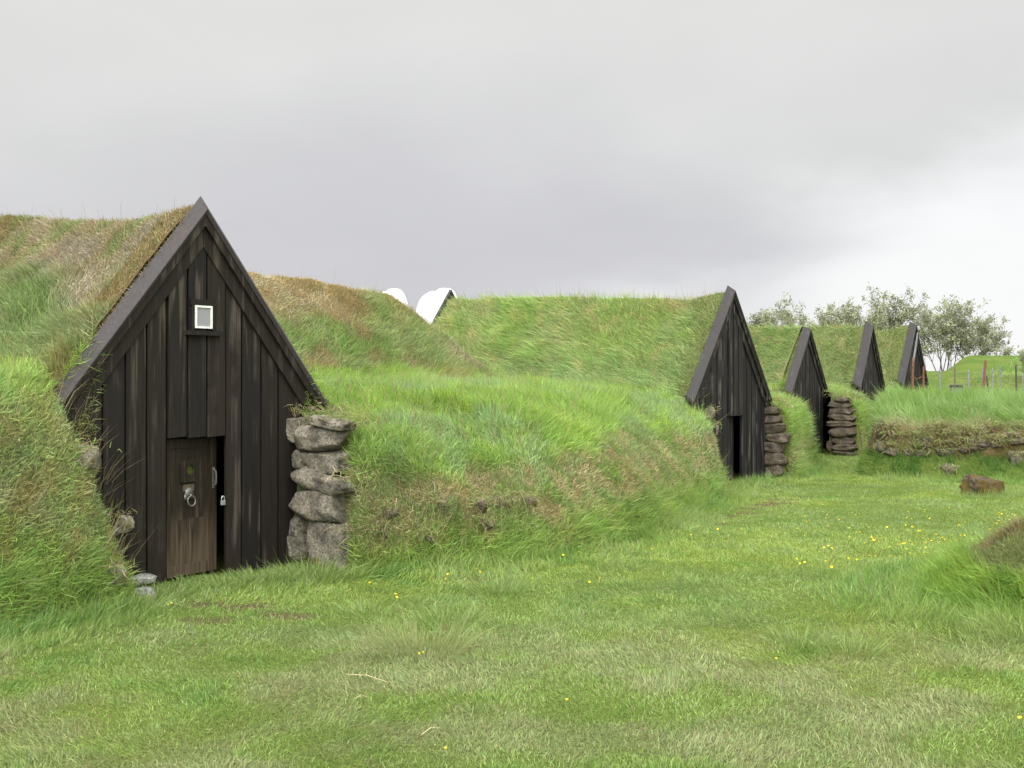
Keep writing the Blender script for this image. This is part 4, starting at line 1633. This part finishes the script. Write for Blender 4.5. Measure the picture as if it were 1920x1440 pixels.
def tree(px, D, ytop, ybase, wpx, label, leaves, seed, nst=7):
    rng = random.Random(seed)
    x0, y0, zb = at(px, ybase, D)
    _, _, zt = at(px, ytop, D)
    zb = float(ground_z(np.array([x0]), np.array([y0]))[0])-.1
    Ht = zt-zb
    Wt = wpx*D/2000
    o = empty('willow_tree', (x0, y0, zb), 0, label=label, category='tree', group='willow trees behind the farm')
    bm = bmesh.new()
    tips = []

    def branch(p, d, ln, r, depth):
        pts = [p]; rad = [r]
        n_ = 4
        for i_ in range(n_):
            d = (d+Vector((rng.gauss(0, .16), rng.gauss(0, .16), rng.gauss(.04, .10)))).normalized()
            p = p+d*ln/n_
            pts.append(p); rad.append(max(.006, r*(1-.18*(i_+1))))
            if depth < 3 and i_ >= 1:
                for _ in range(2 if depth < 2 else 1):
                    if rng.random() < .85:
                        dd = (d+Vector((rng.gauss(0, .62), rng.gauss(0, .62), rng.gauss(.1, .3)))).normalized()
                        branch(p, dd, ln*rng.uniform(.42, .66), rad[-1]*.62, depth+1)
            if depth >= 2:
                tips.append(p.copy())
        tips.append(p.copy())
        tube(bm, [tuple(q_) for q_ in pts], rad, 5 if depth < 2 else 3, 0, False)

    for k in range(nst):
        a = (k+.5)/nst*2-1
        d = Vector((a*.55*Wt/Ht*1.2+rng.gauss(0, .08), rng.gauss(0, .25), 1)).normalized()
        branch(Vector((a*Wt*.16, rng.gauss(0, .25), 0)), d, Ht*rng.uniform(.62, .78)*(1-.22*abs(a)), .055*Ht/5, 0)
    tp = np.array([tuple(t_) for t_ in tips])
    fz = (Ht-.15)/np.percentile(tp[:, 2], 96)
    fx = min(1.25, Wt/(np.percentile(tp[:, 0], 97)-np.percentile(tp[:, 0], 3)))
    for v in bm.verts:
        v.co.x *= fx; v.co.z *= fz
    tp = tp*np.array([fx, 1, fz])
    bm_obj('trunk', bm, M['bark'], o, smooth=True)
    tp = tp[(tp[:, 2] > Ht*.34)]
    r3 = np.random.default_rng(seed)
    N_ = leaves
    cpos = tp[r3.integers(0, len(tp), N_*16//90)]
    c = np.repeat(cpos, 9, 0)+r3.normal(0, .10, (len(cpos)*9, 3))
    nn = len(c)
    a1 = unit(r3.normal(0, 1, (nn, 3))); a2 = unit(np.cross(a1, r3.normal(0, 1, (nn, 3))))
    ll = (.05+.065*r3.random(nn))[:, None]; ww = ll*.42
    V = np.stack([c-a1*ll, c+a2*ww, c+a1*ll, c-a2*ww], 1).reshape(-1, 3)
    Fq = np.arange(nn*4).reshape(-1, 4)
    cl = np.repeat(np.exp(r3.normal(0, .22, len(cpos))), 9)
    colr = lerp(np.tile(np.array([.23, .25, .16]), (nn, 1)), np.tile(np.array([.36, .38, .25]), (nn, 1)), r3.random(nn))*cl[:, None]
    me = np_mesh('crown', V, None, Fq, np.repeat(colr, 4, 0), [M['leaf']], False)
    link('crown', me, o)


tree(1440, 58, 590, 690, 75, "low willow top showing between the second and third gables, left one", 2600, 1, 5)
tree(1488, 60, 576, 690, 70, "willow top rising just left of the third gable's tip", 3000, 2, 5)
tree(1562, 60, 576, 690, 78, "low rounded willow between the third and fourth gables", 3200, 3, 6)
tree(1655, 60, 556, 690, 120, "wide willow crown behind the fourth gable's tip", 4800, 4, 9)
tree(1772, 62, 572, 694, 130, "bare stemmed open willow with many trunks, right of the farthest gable", 5200, 5, 11)
tree(1850, 64, 598, 690, 78, "smaller willow leaning right over the green bank", 2100, 6, 6)
tree(1946, 40, 655, 740, 46, "leafy young tree cut by the right edge beside the fence", 700, 7, 4)

# ------------------------------------------------------------------ flowers and odd straws
def flower_mesh(kind):
    bm = bmesh.new()
    tube(bm, [(0, 0, 0), (.004, 0, .04), (.0, 0, .075)], .0022, 4, 1, False)
    n_ = 8
    c = bm.verts.new((0, 0, .076))
    rim = []
    for k in range(n_*2):
        a = math.pi*k/n_
        r_ = .019 if k % 2 == 0 else .0125
        rim.append(bm.verts.new((r_*math.cos(a), r_*math.sin(a), .083)))
    low = bm.verts.new((0, 0, .070))
    for k in range(n_*2):
        bm.faces.new((c, rim[k], rim[(k+1) % (n_*2)]))
        bm.faces.new((low, rim[(k+1) % (n_*2)], rim[k]))
    me = bpy.data.meshes.new('flower')
    bm.to_mesh(me); bm.free()
    me.materials.append(M['petal']); me.materials.append(M['stem'])
    return me


fm = flower_mesh(0)
r2 = random.Random(4)
# material: stem faces are index 1 already, petals 0
FL = [(302, 1144), (318, 1146), (22, 1192), (1916, 1353), (1919, 1366), (1453, 1261), (1066, 1340), (797, 1253), (780, 1251), (891, 1071), (893, 1080), (900, 1087), (908, 1070), (847, 1092), (692, 1106), (840, 1102), (735, 1130), (740, 1130),
      (1006, 1103), (1103, 1109), (1129, 1103), (1085, 1045), (1054, 1051), (1227, 1043), (1340, 963), (1370, 964), (1378, 973), (1311, 1000), (1343, 1000), (1360, 990), (1385, 1001), (1395, 975), (1330, 1026), (1355, 1028), (1293, 1014), (818, 1437)]
for _ in range(80):
    FL.append((r2.gauss(1690, 100), r2.gauss(1015, 32)))
for _ in range(16):
    FL.append((r2.uniform(1500, 1560), r2.gauss(1000, 30)))
for _ in range(14):
    FL.append((r2.uniform(1870, 1920), r2.gauss(985, 6)))
first = None
for px, py in FL:
    if py < 945 or px > 1925 or (px > 1800 and py > 1015 and py < 1200):
        continue
    x, y = gpix(px, py)
    if mound(np.array([x]), np.array([y]))[0] > .02:
        continue
    o = bpy.data.objects.new('yellow_flower', fm)
    COL.objects.link(o)
    o.location = (x, y, float(ground_z(np.array([x]), np.array([y]))[0])+.004)
    o.rotation_euler = (r2.gauss(-.25, .3), r2.gauss(0, .3), r2.uniform(0, 6))
    k = r2.uniform(.42, .85)*(.8 if y < 8.5 else 1.0)
    o.scale = (k, k, r2.uniform(.8, 1.1))
    o['label'] = "tiny yellow buttercup flower growing in the lawn grass"
    o['category'] = 'flower'
    o['group'] = 'yellow flowers scattered over the lawn'
# two on the turf wall crest
for (a, b), lab in ((((650, 1283), (728, 1297)), "longer dry straw stalk lying on the mown lawn"), (((665, 1330), (690, 1326)), "short dry straw lying on the lawn below the longer one"), (((790, 1400), (825, 1385)), "pale bent straw lying near the bottom of the lawn")):
    (x0, y0), (x1, y1) = gpix(*a), gpix(*b)
    bm = bmesh.new()
    tube(bm, [(0, 0, .06), ((x1-x0)*.5, (y1-y0)*.5, .075), (x1-x0, y1-y0, .055)], [.0018, .0022, .0014], 5)
    o = bm_obj('straw', bm, M['straw'], None, label=lab, category='straw', group='dry straws on the lawn')
    o.location = (x0, y0, 0)
